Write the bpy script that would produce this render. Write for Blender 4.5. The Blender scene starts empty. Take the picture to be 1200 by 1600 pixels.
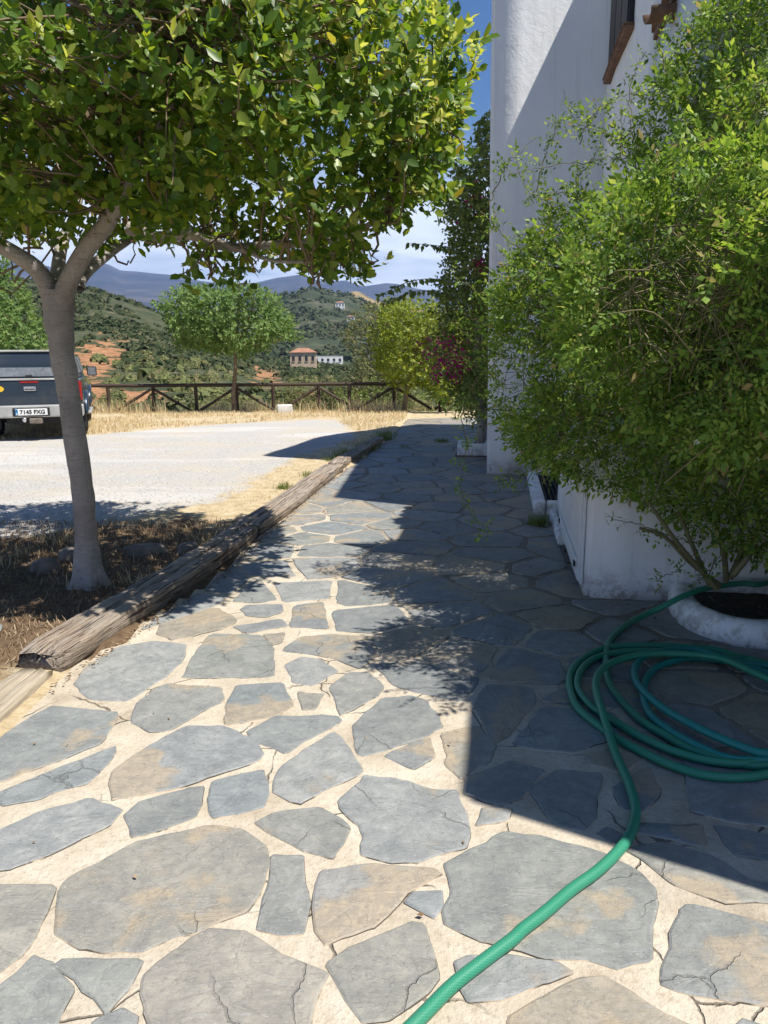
import bpy, bmesh, math, random
import numpy as np
from mathutils import Vector, Matrix

# ---------------------------------------------------------------- camera, sky, sun, exposure
SC = bpy.context.scene
COL = SC.collection
PITCH, ROLL = math.radians(12.0), math.radians(0.3)
cd = bpy.data.cameras.new('camera')
cam = bpy.data.objects.new('camera', cd); COL.objects.link(cam)
up0 = Vector((0, math.sin(PITCH), math.cos(PITCH))); rt0 = Vector((1, 0, 0))
rt = rt0 * math.cos(ROLL) - up0 * math.sin(ROLL); up = up0 * math.cos(ROLL) + rt0 * math.sin(ROLL)
bk = rt.cross(up)
cam.matrix_world = Matrix(((rt.x, up.x, bk.x, 0), (rt.y, up.y, bk.y, 0), (rt.z, up.z, bk.z, 1.5), (0, 0, 0, 1)))
cd.sensor_fit = 'VERTICAL'; cd.sensor_height = 36; cd.sensor_width = 27; cd.lens = 1155 / 1600 * 36
cd.clip_start = 0.05; cd.clip_end = 40000
SC.camera = cam

SUN = Vector((0.464, -0.27, 1.0)).normalized()
world = bpy.data.worlds.new('World'); SC.world = world; world.use_nodes = True
wn, wl = world.node_tree.nodes, world.node_tree.links
for n in list(wn): wn.remove(n)
def W(t, **k):
    n = wn.new(t)
    for a, b in k.items(): setattr(n, a, b)
    return n
def wmath(op, a, b=None, c=None):
    n = W('ShaderNodeMath', operation=op)
    for i, v in enumerate((a, b, c)):
        if v is None: continue
        if isinstance(v, (int, float)): n.inputs[i].default_value = v
        else: wl.new(v, n.inputs[i])
    return n.outputs[0]
sky = W('ShaderNodeTexSky', sky_type='NISHITA', sun_disc=False)
sky.sun_elevation = math.asin(SUN.z); sky.sun_rotation = math.atan2(SUN.x, SUN.y)
sky.altitude = 200; sky.air_density = 1.0; sky.dust_density = 0.2; sky.ozone_density = 2.6
hs = W('ShaderNodeHueSaturation'); hs.inputs['Saturation'].default_value = 1.28; hs.inputs['Hue'].default_value = 0.506
wl.new(sky.outputs[0], hs.inputs['Color'])
bg = W('ShaderNodeBackground'); bg.inputs[1].default_value = 0.066
wl.new(hs.outputs[0], bg.inputs[0])
tc = W('ShaderNodeTexCoord'); sp = W('ShaderNodeSeparateXYZ'); wl.new(tc.outputs['Generated'], sp.inputs[0])
zc = wmath('MAXIMUM', sp.outputs[2], 0.0)
zz = wmath('ADD', zc, 0.09)
cb = W('ShaderNodeCombineXYZ')
wl.new(wmath('DIVIDE', sp.outputs[0], zz), cb.inputs[0]); wl.new(wmath('DIVIDE', sp.outputs[1], zz), cb.inputs[1])
n1 = W('ShaderNodeTexNoise'); n1.inputs['Scale'].default_value = 0.9; n1.inputs['Detail'].default_value = 7; n1.inputs['Roughness'].default_value = 0.55
wl.new(cb.outputs[0], n1.inputs['Vector'])
ra = W('ShaderNodeMapRange', interpolation_type='SMOOTHSTEP'); ra.inputs[1].default_value = 0.20; ra.inputs[2].default_value = 0.33
ra.inputs[3].default_value = 1.0; ra.inputs[4].default_value = 0.0
wl.new(wmath('ADD', zc, wmath('MULTIPLY', n1.outputs[0], 0.10)), ra.inputs[0])
rb = W('ShaderNodeMapRange', interpolation_type='SMOOTHSTEP'); rb.inputs[1].default_value = 0.2; rb.inputs[2].default_value = 0.52
wl.new(n1.outputs[0], rb.inputs[0])
cmask = wmath('MULTIPLY', ra.outputs[0], rb.outputs[0])
cr = W('ShaderNodeValToRGB'); cr.color_ramp.elements[0].position = 0.35; cr.color_ramp.elements[0].color = (0.60, 0.67, 0.78, 1)
cr.color_ramp.elements[1].position = 0.7; cr.color_ramp.elements[1].color = (0.86, 0.90, 0.97, 1)
n2 = W('ShaderNodeTexNoise'); n2.inputs['Scale'].default_value = 1.7; n2.inputs['Detail'].default_value = 5
wl.new(cb.outputs[0], n2.inputs['Vector']); wl.new(n2.outputs[0], cr.inputs[0])
bc = W('ShaderNodeBackground'); bc.inputs[1].default_value = 1.0
wl.new(cr.outputs[0], bc.inputs[0])
mx = W('ShaderNodeMixShader'); wl.new(cmask, mx.inputs[0]); wl.new(bg.outputs[0], mx.inputs[1]); wl.new(bc.outputs[0], mx.inputs[2])
wo = W('ShaderNodeOutputWorld'); wl.new(mx.outputs[0], wo.inputs[0])

sl = bpy.data.lights.new('sun', 'SUN'); sl.energy = 5.0; sl.angle = math.radians(0.53); sl.color = (1.0, 0.95, 0.87)
so = bpy.data.objects.new('sun', sl); COL.objects.link(so); so.rotation_euler = SUN.to_track_quat('Z', 'Y').to_euler()
so.location = (6, -4, 20)
SC.view_settings.view_transform = 'Standard'; SC.view_settings.look = 'None'
SC.view_settings.exposure = 0.68; SC.view_settings.gamma = 1.0; SC.view_settings.use_curve_mapping = False
SC.render.engine = 'CYCLES'; SC.cycles.use_denoising = True
SC.cycles.max_bounces = 6; SC.cycles.diffuse_bounces = 3; SC.cycles.glossy_bounces = 2; SC.cycles.transmission_bounces = 4
SC.cycles.transparent_max_bounces = 4; SC.cycles.volume_bounces = 0; SC.cycles.caustics_reflective = False; SC.cycles.caustics_refractive = False

# ---------------------------------------------------------------- outlines measured on the ground (metres)
STONES = [[(-1.451,3.225),(-1.465,3.391),(-1.401,3.658),(-1.243,3.745),(-1.056,3.688),(-1.023,3.503),(-1.043,3.312),(-1.144,3.044),(-1.32,3.059)],[(-1.013,3.206),(-0.763,3.169),(-0.724,3.04),(-0.737,3.009),(-0.89,2.773),(-0.959,2.768),(-1.057,2.85),(-1.091,3.013),(-1.059,3.139)],[(-0.687,3.188),(-0.483,3.213),(-0.403,2.975),(-0.48,2.888),(-0.657,2.824),(-0.689,2.978)],[(-1.54,2.702),(-1.498,2.9),(-1.455,2.987),(-1.288,2.955),(-1.147,2.924),(-1.131,2.718),(-1.141,2.669),(-1.26,2.525),(-1.39,2.407),(-1.533,2.501)],[(-1.332,2.3),(-1.346,2.35),(-1.194,2.507),(-1.064,2.639),(-1.046,2.6),(-1.053,2.462),(-1.082,2.392),(-1.203,2.311),(-1.304,2.259)],[(-0.976,2.379),(-0.998,2.474),(-0.915,2.666),(-0.816,2.793),(-0.683,2.797),(-0.529,2.702),(-0.478,2.59),(-0.488,2.535),(-0.635,2.437),(-0.793,2.338),(-0.934,2.293)],[(-1.248,2.127),(-1.168,2.215),(-1.031,2.298),(-0.896,2.227),(-0.908,2.147),(-1.034,2.012),(-1.12,1.949),(-1.155,1.944),(-1.262,1.982),(-1.302,2.073)],[(-0.861,2.202),(-0.833,2.273),(-0.7,2.345),(-0.649,2.36),(-0.63,2.253),(-0.637,2.186),(-0.764,2.103),(-0.808,2.097)],[(-0.608,2.317),(-0.615,2.4),(-0.477,2.469),(-0.447,2.469),(-0.42,2.326),(-0.422,2.244),(-0.499,2.216),(-0.577,2.189)],[(-0.926,1.845),(-0.932,1.882),(-0.795,2.047),(-0.575,2.135),(-0.464,2.12),(-0.374,2.034),(-0.357,1.96),(-0.369,1.825),(-0.394,1.764),(-0.502,1.702),(-0.627,1.636),(-0.784,1.637),(-0.868,1.698)],[(-1.167,1.857),(-1.118,1.87),(-0.969,1.863),(-0.955,1.845),(-0.935,1.683),(-0.949,1.569),(-1.0,1.544)],[(-0.828,1.58),(-0.813,1.598),(-0.627,1.596),(-0.624,1.519),(-0.662,1.442),(-0.704,1.488),(-0.764,1.546)],[(-0.985,1.488),(-0.938,1.515),(-0.898,1.604),(-0.859,1.588),(-0.762,1.514),(-0.769,1.418),(-0.757,1.354),(-0.913,1.354)],[(-0.601,1.545),(-0.541,1.627),(-0.478,1.693),(-0.383,1.686),(-0.34,1.655),(-0.265,1.604),(-0.152,1.552),(-0.17,1.485),(-0.188,1.414),(-0.209,1.335),(-0.497,1.337),(-0.563,1.45)],[(-0.668,1.417),(-0.621,1.451),(-0.582,1.425),(-0.572,1.353),(-0.658,1.353)],[(-0.343,1.983),(-0.252,1.991),(-0.248,1.914),(-0.219,1.797),(-0.22,1.685),(-0.275,1.681),(-0.345,1.706),(-0.346,1.764),(-0.334,1.885)],[(-0.195,1.772),(-0.195,1.922),(-0.04,1.946),(0.131,1.925),(0.152,1.9),(0.056,1.83),(0.005,1.754),(-0.037,1.706),(-0.152,1.647),(-0.185,1.691)],[(0.061,1.795),(0.082,1.83),(0.158,1.834),(0.143,1.777),(0.12,1.742)],[(-0.137,1.587),(-0.053,1.653),(0.065,1.714),(0.099,1.709),(0.127,1.535),(0.099,1.503),(0.003,1.43),(-0.053,1.418),(-0.092,1.492)],[(-0.15,2.275),(-0.07,2.432),(0.08,2.393),(0.164,2.337),(0.25,2.344),(0.264,2.095),(0.248,2.038),(0.099,1.968),(0.006,1.969),(-0.068,2.002),(-0.072,2.14),(-0.148,2.231)],[(-0.425,2.157),(-0.381,2.205),(-0.222,2.246),(-0.117,2.131),(-0.143,2.042),(-0.168,1.991),(-0.246,2.024),(-0.382,2.11)],[(-0.394,2.338),(-0.39,2.486),(-0.212,2.745),(-0.179,2.708),(-0.08,2.453),(-0.286,2.272),(-0.332,2.291)],[(0.002,2.558),(0.099,2.656),(0.18,2.705),(0.19,2.556),(0.109,2.481)],[(-0.125,2.708),(-0.123,2.796),(-0.081,2.913),(-0.007,3.044),(0.113,3.074),(0.187,3.011),(0.23,2.793),(0.152,2.72),(0.01,2.623),(-0.083,2.572),(-0.108,2.591)],[(-0.554,2.769),(-0.464,2.888),(-0.211,2.891),(-0.187,2.846),(-0.375,2.594),(-0.527,2.687)],[(-0.396,3.106),(-0.273,3.091),(-0.307,2.962),(-0.354,2.957)],[(-0.249,3.17),(-0.176,3.316),(-0.09,3.322),(-0.01,3.167),(-0.044,3.057),(-0.189,2.891),(-0.202,2.973)],[(0.228,2.73),(0.378,2.796),(0.434,2.643),(0.381,2.527),(0.267,2.408),(0.234,2.506)],[(-0.494,3.417),(-0.426,3.519),(-0.325,3.478),(-0.236,3.339),(-0.331,3.184),(-0.425,3.226)],[(-0.957,3.834),(-0.68,3.82),(-0.586,3.613),(-0.529,3.284),(-0.957,3.275),(-0.976,3.494)],[(-0.664,3.829),(-0.547,3.847),(-0.56,3.708),(-0.597,3.682)],[(-0.517,3.646),(-0.456,3.789),(-0.302,3.824),(-0.073,3.793),(-0.052,3.49),(-0.129,3.374),(-0.246,3.492),(-0.372,3.559),(-0.516,3.586)],[(-0.853,3.949),(-0.598,4.069),(-0.559,3.945),(-0.759,3.85)],[(-0.864,4.238),(-0.842,4.308),(-0.633,4.328),(-0.616,4.201),(-0.692,4.103),(-0.811,4.137)],[(-0.953,4.394),(-0.867,4.892),(-0.668,4.414),(-0.797,4.367)],[(-0.538,3.945),(-0.547,4.303),(-0.375,4.36),(-0.319,3.912)],[(-0.734,4.759),(-0.359,4.81),(-0.35,4.446),(-0.627,4.376)],[(-1.259,3.857),(-1.295,4.166),(-1.015,4.275),(-0.859,4.073),(-0.868,3.97),(-1.052,3.807),(-1.144,3.762)],[(0.181,1.95),(0.271,2.014),(0.384,2.1),(0.501,2.074),(0.61,2.026),(0.716,1.952),(0.764,1.856),(0.749,1.787),(0.707,1.71),(0.661,1.592),(0.569,1.569),(0.497,1.597),(0.401,1.604),(0.262,1.657),(0.166,1.713),(0.161,1.76),(0.195,1.834)],[(0.75,2.016),(0.878,2.046),(0.986,1.982),(1.055,1.875),(1.146,1.84),(1.125,1.785),(0.93,1.794),(0.835,1.868)],[(0.802,1.756),(0.839,1.782),(0.994,1.724),(1.097,1.684),(0.987,1.458),(0.826,1.468),(0.701,1.496),(0.677,1.514),(0.738,1.633)],[(0.29,1.428),(0.375,1.48),(0.473,1.529),(0.529,1.532),(0.575,1.493),(0.647,1.433),(0.69,1.393),(0.63,1.316),(0.257,1.318)],[(0.175,1.585),(0.221,1.595),(0.318,1.594),(0.419,1.574),(0.458,1.55),(0.382,1.516),(0.268,1.48),(0.198,1.467),(0.183,1.508)],[(0.673,2.085),(0.715,2.124),(0.758,2.065),(0.714,2.041)],[(0.829,2.143),(1.023,2.134),(0.986,2.023),(0.887,2.077),(0.813,2.097)],[(1.065,2.134),(1.228,2.068),(1.204,1.948),(1.071,1.993)],[(0.508,2.318),(0.63,2.459),(0.788,2.436),(0.698,2.199),(0.643,2.111),(0.557,2.138)],[(0.303,2.141),(0.329,2.23),(0.425,2.222),(0.395,2.167)],[(0.274,2.32),(0.308,2.42),(0.477,2.526),(0.583,2.459),(0.472,2.299),(0.387,2.252)],[(0.497,2.642),(0.69,2.963),(0.977,2.901),(0.932,2.712),(0.735,2.592)],[(0.425,2.667),(0.403,2.996),(0.471,3.188),(0.672,3.152),(0.655,2.993),(0.497,2.717)],[(0.81,2.354),(0.978,2.477),(0.961,2.333),(0.877,2.222),(0.805,2.233)]]
HOSE_A = [(2.268,4.186),(2.113,4.178),(1.939,4.125),(1.759,4.048),(1.617,4.003),(1.504,4.0),(1.357,3.899),(1.235,3.747),(1.167,3.627),(1.108,3.471),(1.063,3.307),(1.031,3.157),(1.027,3.018),(1.04,2.875),(1.062,2.771),(1.109,2.674),(1.153,2.582),(1.211,2.52),(1.264,2.481),(1.339,2.454),(1.399,2.448)]
HOSE_B = [(1.793,3.221),(1.779,3.358),(1.745,3.463),(1.676,3.541),(1.534,3.576),(1.365,3.597),(1.231,3.592),(1.125,3.559),(1.011,3.462),(0.923,3.349),(0.863,3.214),(0.829,3.054),(0.822,2.924),(0.841,2.832),(0.873,2.745),(0.912,2.649),(0.969,2.559),(1.034,2.475),(1.109,2.411),(1.183,2.383),(1.271,2.377),(1.373,2.398)]
HOSE_C = [(1.851,3.337),(1.767,3.42),(1.61,3.448),(1.497,3.484),(1.336,3.512),(1.231,3.509),(1.136,3.482),(1.045,3.43),(0.959,3.329),(0.895,3.195),(0.867,3.071),(0.874,2.955),(0.896,2.876),(0.941,2.787),(0.994,2.675),(1.07,2.571),(1.143,2.509),(1.222,2.473),(1.311,2.46),(1.416,2.483)]
HOSE_D = [(1.728,3.095),(1.686,3.167),(1.629,3.3),(1.532,3.361),(1.374,3.384),(1.242,3.365),(1.116,3.307),(1.015,3.212),(0.948,3.087),(0.91,2.938),(0.893,2.802),(0.879,2.663),(0.867,2.524),(0.863,2.43),(0.856,2.343),(0.848,2.286),(0.837,2.222),(0.814,2.148),(0.759,2.047),(0.692,1.966),(0.612,1.888),(0.523,1.817),(0.431,1.732),(0.359,1.671),(0.325,1.637),(0.245,1.571),(0.161,1.499),(0.094,1.427),(0.059,1.389),(-0.006,1.322)]
HOSE_E = [(1.836,3.308),(1.733,3.349),(1.628,3.391),(1.514,3.419),(1.383,3.363),(1.292,3.295),(1.215,3.191),(1.154,3.067),(1.113,2.92),(1.106,2.799),(1.142,2.673),(1.2,2.569),(1.268,2.49),(1.349,2.474),(1.411,2.473)]
HOSE_F = [(1.774,3.184),(1.701,3.28),(1.616,3.401),(1.529,3.477),(1.401,3.457),(1.278,3.395),(1.206,3.306),(1.16,3.211),(1.132,3.085),(1.139,2.952),(1.166,2.828),(1.219,2.713),(1.281,2.607),(1.365,2.507),(1.419,2.488)]
CANOPY = [(-4.084,2.361),(-3.562,2.279),(-2.883,2.192),(-2.306,2.178),(-2.068,2.242),(-1.766,2.175),(-1.413,2.268),(-1.142,2.292),(-1.115,2.091),(-1.023,1.998),(-0.831,1.941),(-0.67,2.089),(-0.496,2.07),(-0.304,1.968),(-0.148,1.994),(0.008,2.067),(0.055,2.286),(0.201,2.304),(0.39,2.5),(0.471,2.675),(0.49,2.866),(0.523,3.069),(0.558,3.202),(0.46,3.295),(0.321,3.348),(0.197,3.434),(0.088,3.659),(-0.124,3.941),(-0.682,4.142),(-1.552,4.221),(-2.611,4.135),(-3.36,3.863),(-3.937,3.29)]
SHRUB = [(0.76,1.998),(0.837,2.132),(0.955,2.248),(1.107,2.362),(1.271,2.539),(1.395,2.745),(1.551,2.946),(1.7,3.172),(1.831,3.379),(2.152,3.465),(2.67,3.287),(3.023,2.021),(3.047,0.57),(2.656,0.336),(2.309,0.337),(1.994,0.418),(1.753,0.557),(1.458,0.702),(1.246,0.78),(1.055,0.819),(0.902,0.888),(0.831,1.001),(0.765,1.187),(0.741,1.477),(0.738,1.793)]
SHRUB_FRONT = [(0.798,1.876),(0.9,2.065),(1.088,2.202),(1.28,2.247),(1.552,2.223),(1.767,1.871),(1.787,1.271),(1.54,1.115),(1.272,1.143),(1.012,1.275),(0.831,1.482),(0.768,1.706)]
BOUG = [(1.956,4.806),(1.308,4.54),(1.2,4.071),(1.005,3.993),(0.925,3.634),(0.799,3.311),(0.892,2.816),(0.853,2.481),(0.77,1.97),(0.639,1.624),(0.733,1.183),(0.827,0.806),(1.104,0.596),(1.335,0.458),(2.104,0.727)]
BUSH = [(-0.175,2.65),(0.113,2.893),(0.703,2.955),(1.547,2.853),(2.23,2.392),(2.433,0.72),(1.749,0.211),(0.881,0.643),(0.191,0.732),(-0.237,1.241),(-0.315,2.075)]
OLIVE = [(-0.953,1.236),(-1.223,2.188),(-0.972,2.773),(-0.567,3.081),(-0.065,3.252),(0.836,2.958),(1.049,-0.231),(-2.252,-0.214),(-3.072,-0.046),(-3.159,0.443),(-2.026,0.639),(-1.102,0.795)]
TREE2 = [(-5.996,2.785),(-5.633,3.082),(-5.104,3.31),(-4.244,3.387),(-3.394,3.268),(-2.886,3.101),(-2.559,2.601),(-2.196,2.012),(-2.754,1.93),(-3.111,1.678),(-3.987,1.563),(-4.681,1.635),(-5.19,1.858),(-5.496,1.69),(-5.608,2.114),(-5.881,2.451)]
TREEL = [(-11.321,4.512),(-11.097,3.968),(-10.766,3.509),(-10.69,2.955),(-10.431,2.488),(-10.15,2.017),(-10.094,1.599),(-10.919,1.164),(-14.043,1.18),(-14.569,2.975),(-13.415,4.433),(-12.024,4.964)]
RIDGE_NEAR = [(-39.69,0.0655),(-33.53,0.077),(-26.37,0.0898),(-24.52,0.0896),(-20.64,0.0806),(-18.37,0.0686),(-16.26,0.0529),(-14.08,0.0351),(-11.38,0.008),(-8.11,-0.006),(-3.81,-0.014),(2.0,-0.018),(9.69,-0.02),(18.82,-0.02)]
RIDGE_MID = [(-34.08,-0.0009),(-20.75,0.013),(-14.05,0.0446),(-9.39,0.0689),(-7.51,0.0778),(-6.32,0.0811),(-5.38,0.0851),(-4.67,0.0843),(-3.72,0.082),(-2.54,0.0779),(-1.83,0.0731),(-0.88,0.0658),(0.56,0.0576),(3.91,0.0524),(9.57,0.0592),(22.73,0.0617)]
RIDGE_TAN = [(-14.05,0.0446),(-7.52,0.069),(-4.68,0.0732),(-3.01,0.0788),(-2.29,0.0835),(-1.91,0.0843),(-1.35,0.0795),(-0.63,0.0722),(1.04,0.0624),(4.86,0.0562)]
RIDGE_FAR = [(-39.62,0.0748),(-33.44,0.0903),(-28.46,0.1119),(-25.88,0.1086),(-25.41,0.1111),(-23.95,0.1073),(-21.99,0.0991),(-20.72,0.1087),(-19.59,0.1102),(-19.14,0.1067),(-18.78,0.1032),(-17.37,0.1024),(-15.07,0.1003),(-13.31,0.094),(-11.18,0.0906),(-9.34,0.0926),(-7.79,0.0991),(-6.99,0.1008),(-6.05,0.1033),(-5.12,0.0962),(-3.71,0.0947),(-2.76,0.0955),(-1.48,0.0875),(-0.39,0.0898),(0.23,0.0914),(1.04,0.0905),(2.47,0.0847),(4.85,0.0779),(9.56,0.0672),(18.54,0.0638),(30.24,0.0778)]
TENDRILS = [[(1.611,4.3,2.392),(1.464,4.3,2.5),(1.289,4.3,2.53),(1.117,4.3,2.518),(0.858,4.3,2.487),(0.686,4.3,2.446)],[(1.036,4.2,2.579),(1.075,4.2,2.671),(1.128,4.2,2.732),(1.225,4.2,2.793),(1.388,4.2,2.837),(1.539,4.2,2.806)],[(1.262,4.2,2.506),(1.252,4.2,2.624),(1.246,4.2,2.762)],[(1.264,4.4,2.281),(1.099,4.4,2.349),(0.937,4.4,2.383),(0.778,4.4,2.334)],[(1.17,4.3,2.164),(0.99,4.3,2.264),(0.811,4.3,2.364),(0.7,4.3,2.558)],[(1.43,4.3,2.49),(1.248,4.3,2.635),(1.038,4.3,2.715),(0.962,4.3,2.871)],[(1.539,4.2,2.806),(1.462,4.2,2.957),(1.42,4.2,3.076),(1.477,4.2,3.193)],[(0.954,4.4,1.974),(0.731,4.4,2.113),(0.62,4.4,2.216),(0.547,4.4,2.284)],[(0.855,4.6,1.701),(0.683,4.6,1.627),(0.566,4.6,1.703),(0.469,4.6,1.741)],[(0.878,4.5,2.404),(0.915,4.5,2.573),(0.953,4.5,2.69),(0.989,4.5,2.789)],[(0.613,4.5,2.336),(0.664,4.5,2.473),(0.734,4.5,2.574),(0.881,4.5,2.693)],[(1.084,4.4,2.282),(1.094,4.4,2.449),(1.176,4.4,2.58),(1.221,4.4,2.71)],[(1.423,4.4,2.579),(1.36,4.4,2.742),(1.363,4.4,2.965),(1.423,4.4,3.089)],[(0.78,4.6,1.627),(0.659,4.6,1.807),(0.531,4.6,1.888),(0.408,4.6,1.969)],[(0.785,4.6,1.475),(0.628,4.6,1.533),(0.509,4.6,1.609),(0.415,4.6,1.704)],[(0.767,4.7,1.317),(0.604,4.7,1.417),(0.503,4.7,1.476),(0.423,4.7,1.523)],[(0.812,4.7,1.158),(0.65,4.7,1.159),(0.467,4.7,1.208),(0.277,4.7,1.272)],[(0.692,4.5,1.476),(0.542,4.5,1.326),(0.476,4.5,1.135),(0.503,4.5,0.941),(0.475,4.5,0.723),(0.538,4.5,0.541),(0.673,4.5,0.409)],[(1.045,4.6,0.845),(0.887,4.6,0.765),(0.809,4.6,0.683),(0.727,4.6,0.725)],[(1.795,4.1,0.432),(1.569,4.1,0.508),(1.383,4.1,0.565),(1.254,4.1,0.592)],[(1.71,3.9,0.448),(1.614,3.9,0.339),(1.512,3.9,0.285)],[(1.818,3.9,0.411),(1.759,3.9,0.284),(1.702,3.9,0.339)]]
STEMS = [[(1.834,3.9,0.228),(1.602,3.9,0.484),(1.411,3.9,0.734)],[(1.843,4.0,0.214),(1.736,4.0,0.421),(1.629,4.0,0.641)],[(1.932,4.0,0.233),(1.897,4.0,0.42),(1.807,4.0,0.64),(1.671,4.0,0.996)],[(1.949,4.0,0.252),(2.001,4.0,0.456),(1.942,4.0,0.712)],[(1.874,3.95,0.23),(1.703,3.95,0.361),(1.55,3.95,0.508),(1.405,3.95,0.563)],[(1.867,3.8,0.332),(1.969,3.8,0.508),(1.979,3.8,0.75)]]
CREEPER_SPRAYS = [[(1.394,10.4,2.625),(1.046,10.4,2.831),(0.788,10.4,2.914),(0.361,10.4,2.957)],[(1.228,10.4,2.336),(0.793,10.4,2.488),(0.362,10.4,2.465),(-0.054,10.4,2.284)],[(1.254,10.6,2.225),(0.899,10.6,2.329),(0.457,10.6,2.356),(0.015,10.6,2.205)],[(1.311,10.6,3.632),(1.006,10.6,3.938),(0.79,10.6,4.152),(0.637,10.6,4.192)],[(1.318,10.4,4.061),(1.254,10.4,4.33),(1.332,10.4,4.52)],[(1.219,10.5,3.372),(0.918,10.5,3.454),(0.788,10.5,3.615)]]
TRUNK = [(-1.948,4.67,-0.023),(-1.939,4.67,0.175),(-1.927,4.67,0.685),(-1.95,4.67,1.014),(-1.972,4.67,1.333),(-1.982,4.67,1.566),(-1.979,4.67,1.757),(-1.974,4.67,1.888)]
BRANCHES = [[(-1.995,4.67,1.757),(-2.043,4.67,1.982),(-2.183,4.67,2.111),(-2.363,4.67,2.221),(-2.647,4.67,2.384),(-3.07,4.67,2.598)],[(-1.983,4.67,1.795),(-2.004,4.67,1.981),(-2.013,4.67,2.201),(-2.002,4.67,2.381),(-2.008,4.67,2.697),(-2.08,4.67,3.071)],[(-1.971,4.67,1.757),(-1.904,4.67,1.888),(-1.724,4.67,2.09),(-1.499,4.67,2.264),(-1.312,4.67,2.484),(-0.993,4.67,2.796),(-0.722,4.67,3.065)],[(-1.856,4.67,1.906),(-1.838,4.67,2.017),(-1.756,4.67,2.164),(-1.664,4.67,2.344),(-1.594,4.67,2.73)],[(-1.519,4.67,2.249),(-1.332,4.67,2.191),(-1.14,4.67,2.204),(-0.914,4.67,2.13),(-0.644,4.67,2.14),(-0.299,4.67,2.156),(-0.029,4.67,2.264),(0.161,4.67,2.442)],[(-1.14,4.67,2.204),(-0.97,4.67,2.16),(-0.8,4.67,2.093),(-0.61,4.67,2.019),(-0.379,4.67,1.992)],[(-0.993,4.67,2.796),(-0.656,4.67,2.862),(-0.281,4.67,3.029),(0.014,4.67,3.194)]]

# ---------------------------------------------------------------- helpers
RNG = np.random.default_rng(7); random.seed(7)

def vnoise(p, s=1.0, seed=0):
    p = np.asarray(p, float) * s + seed * 17.31
    i = np.floor(p).astype(np.int64); f = p - i; f = f * f * (3 - 2 * f)
    out = np.zeros(len(p))
    for dx in (0, 1):
        for dy in (0, 1):
            for dz in (0, 1):
                h = (i[:, 0] + dx) * 374761393 + (i[:, 1] + dy) * 668265263 + (i[:, 2] + dz) * 2147483647 + seed * 974711
                h = (h ^ (h >> 13)) * 1274126177; h = (h ^ (h >> 16)) & 0xffffff
                w = (f[:, 0] if dx else 1 - f[:, 0]) * (f[:, 1] if dy else 1 - f[:, 1]) * (f[:, 2] if dz else 1 - f[:, 2])
                out += w * (h / 0xffffff)
    return out
def fbm(p, s, o=4, seed=0):
    r = np.zeros(len(p)); a = 0.5
    for k in range(o): r += a * (vnoise(p, s * 2 ** k, seed + k) - 0.5) * 2; a *= 0.5
    return r
def xyz(x, y, z=0): return np.stack([np.broadcast_to(a, np.shape(x)) for a in (x, y, np.zeros(np.shape(x)) + z)], 1)

def tag(o, label=None, cat=None, group=None, kind=None):
    if label: o['label'] = label
    if cat: o['category'] = cat
    if group: o['group'] = group
    if kind: o['kind'] = kind
    return o
def empty(name, loc=(0, 0, 0), rz=0.0):
    o = bpy.data.objects.new(name, None); COL.objects.link(o); o.location = loc; o.rotation_euler = (0, 0, rz)
    o.empty_display_size = 0.2
    return o
def fast_mesh(name, verts, faces, sizes=None):
    """verts (N,3); faces: list of (M,k) int arrays of equal-size faces."""
    me = bpy.data.meshes.new(name)
    verts = np.asarray(verts, np.float32)
    me.vertices.add(len(verts)); me.vertices.foreach_set('co', verts.ravel())
    loops = np.concatenate([f.ravel() for f in faces]).astype(np.int32)
    tot = np.concatenate([np.full(len(f), f.shape[1], np.int32) for f in faces])
    st = np.concatenate([[0], np.cumsum(tot)[:-1]]).astype(np.int32)
    me.loops.add(len(loops)); me.loops.foreach_set('vertex_index', loops)
    me.polygons.add(len(tot)); me.polygons.foreach_set('loop_start', st)
    me.update(calc_edges=True); me.validate()
    return me
def link(name, me, mats=None, parent=None, smooth=False):
    o = bpy.data.objects.new(name, me); COL.objects.link(o)
    if mats is not None:
        for m in (mats if isinstance(mats, (list, tuple)) else [mats]): me.materials.append(m)
    if smooth and hasattr(me, 'polygons'):
        me.polygons.foreach_set('use_smooth', np.ones(len(me.polygons), bool))
    if parent: o.parent = parent
    return o
def pyobj(name, v, f, mats=None, parent=None, smooth=False):
    me = bpy.data.meshes.new(name); me.from_pydata([tuple(map(float, p)) for p in v], [], f); me.update()
    return link(name, me, mats, parent, smooth)
def bmobj(name, bm, mats=None, parent=None, smooth=False):
    me = bpy.data.meshes.new(name); bmesh.ops.recalc_face_normals(bm, faces=bm.faces); bm.to_mesh(me); bm.free()
    return link(name, me, mats, parent, smooth)
def add_box(bm, c, s, rot=None, bev=0.0, seg=1):
    r = bmesh.ops.create_cube(bm, size=1.0); vs = r['verts']
    for v in vs: v.co = Vector((v.co.x * s[0], v.co.y * s[1], v.co.z * s[2]))
    if bev > 0:
        es = list({e for v in vs for e in v.link_edges})
        q = bmesh.ops.bevel(bm, geom=es + vs, offset=bev, segments=seg, affect='EDGES', profile=0.6)
        vs = list({v for f in q['faces'] for v in f.verts} | {v for v in vs if v.is_valid})
    for v in vs:
        p = v.co
        if rot is not None: p = rot @ p
        v.co = p + Vector(c)
    return vs
def box(name, c, s, mat, parent=None, rot=None, bev=0.0, seg=1, smooth=False):
    bm = bmesh.new(); add_box(bm, c, s, rot, bev, seg); return bmobj(name, bm, mat, parent, smooth)
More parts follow.
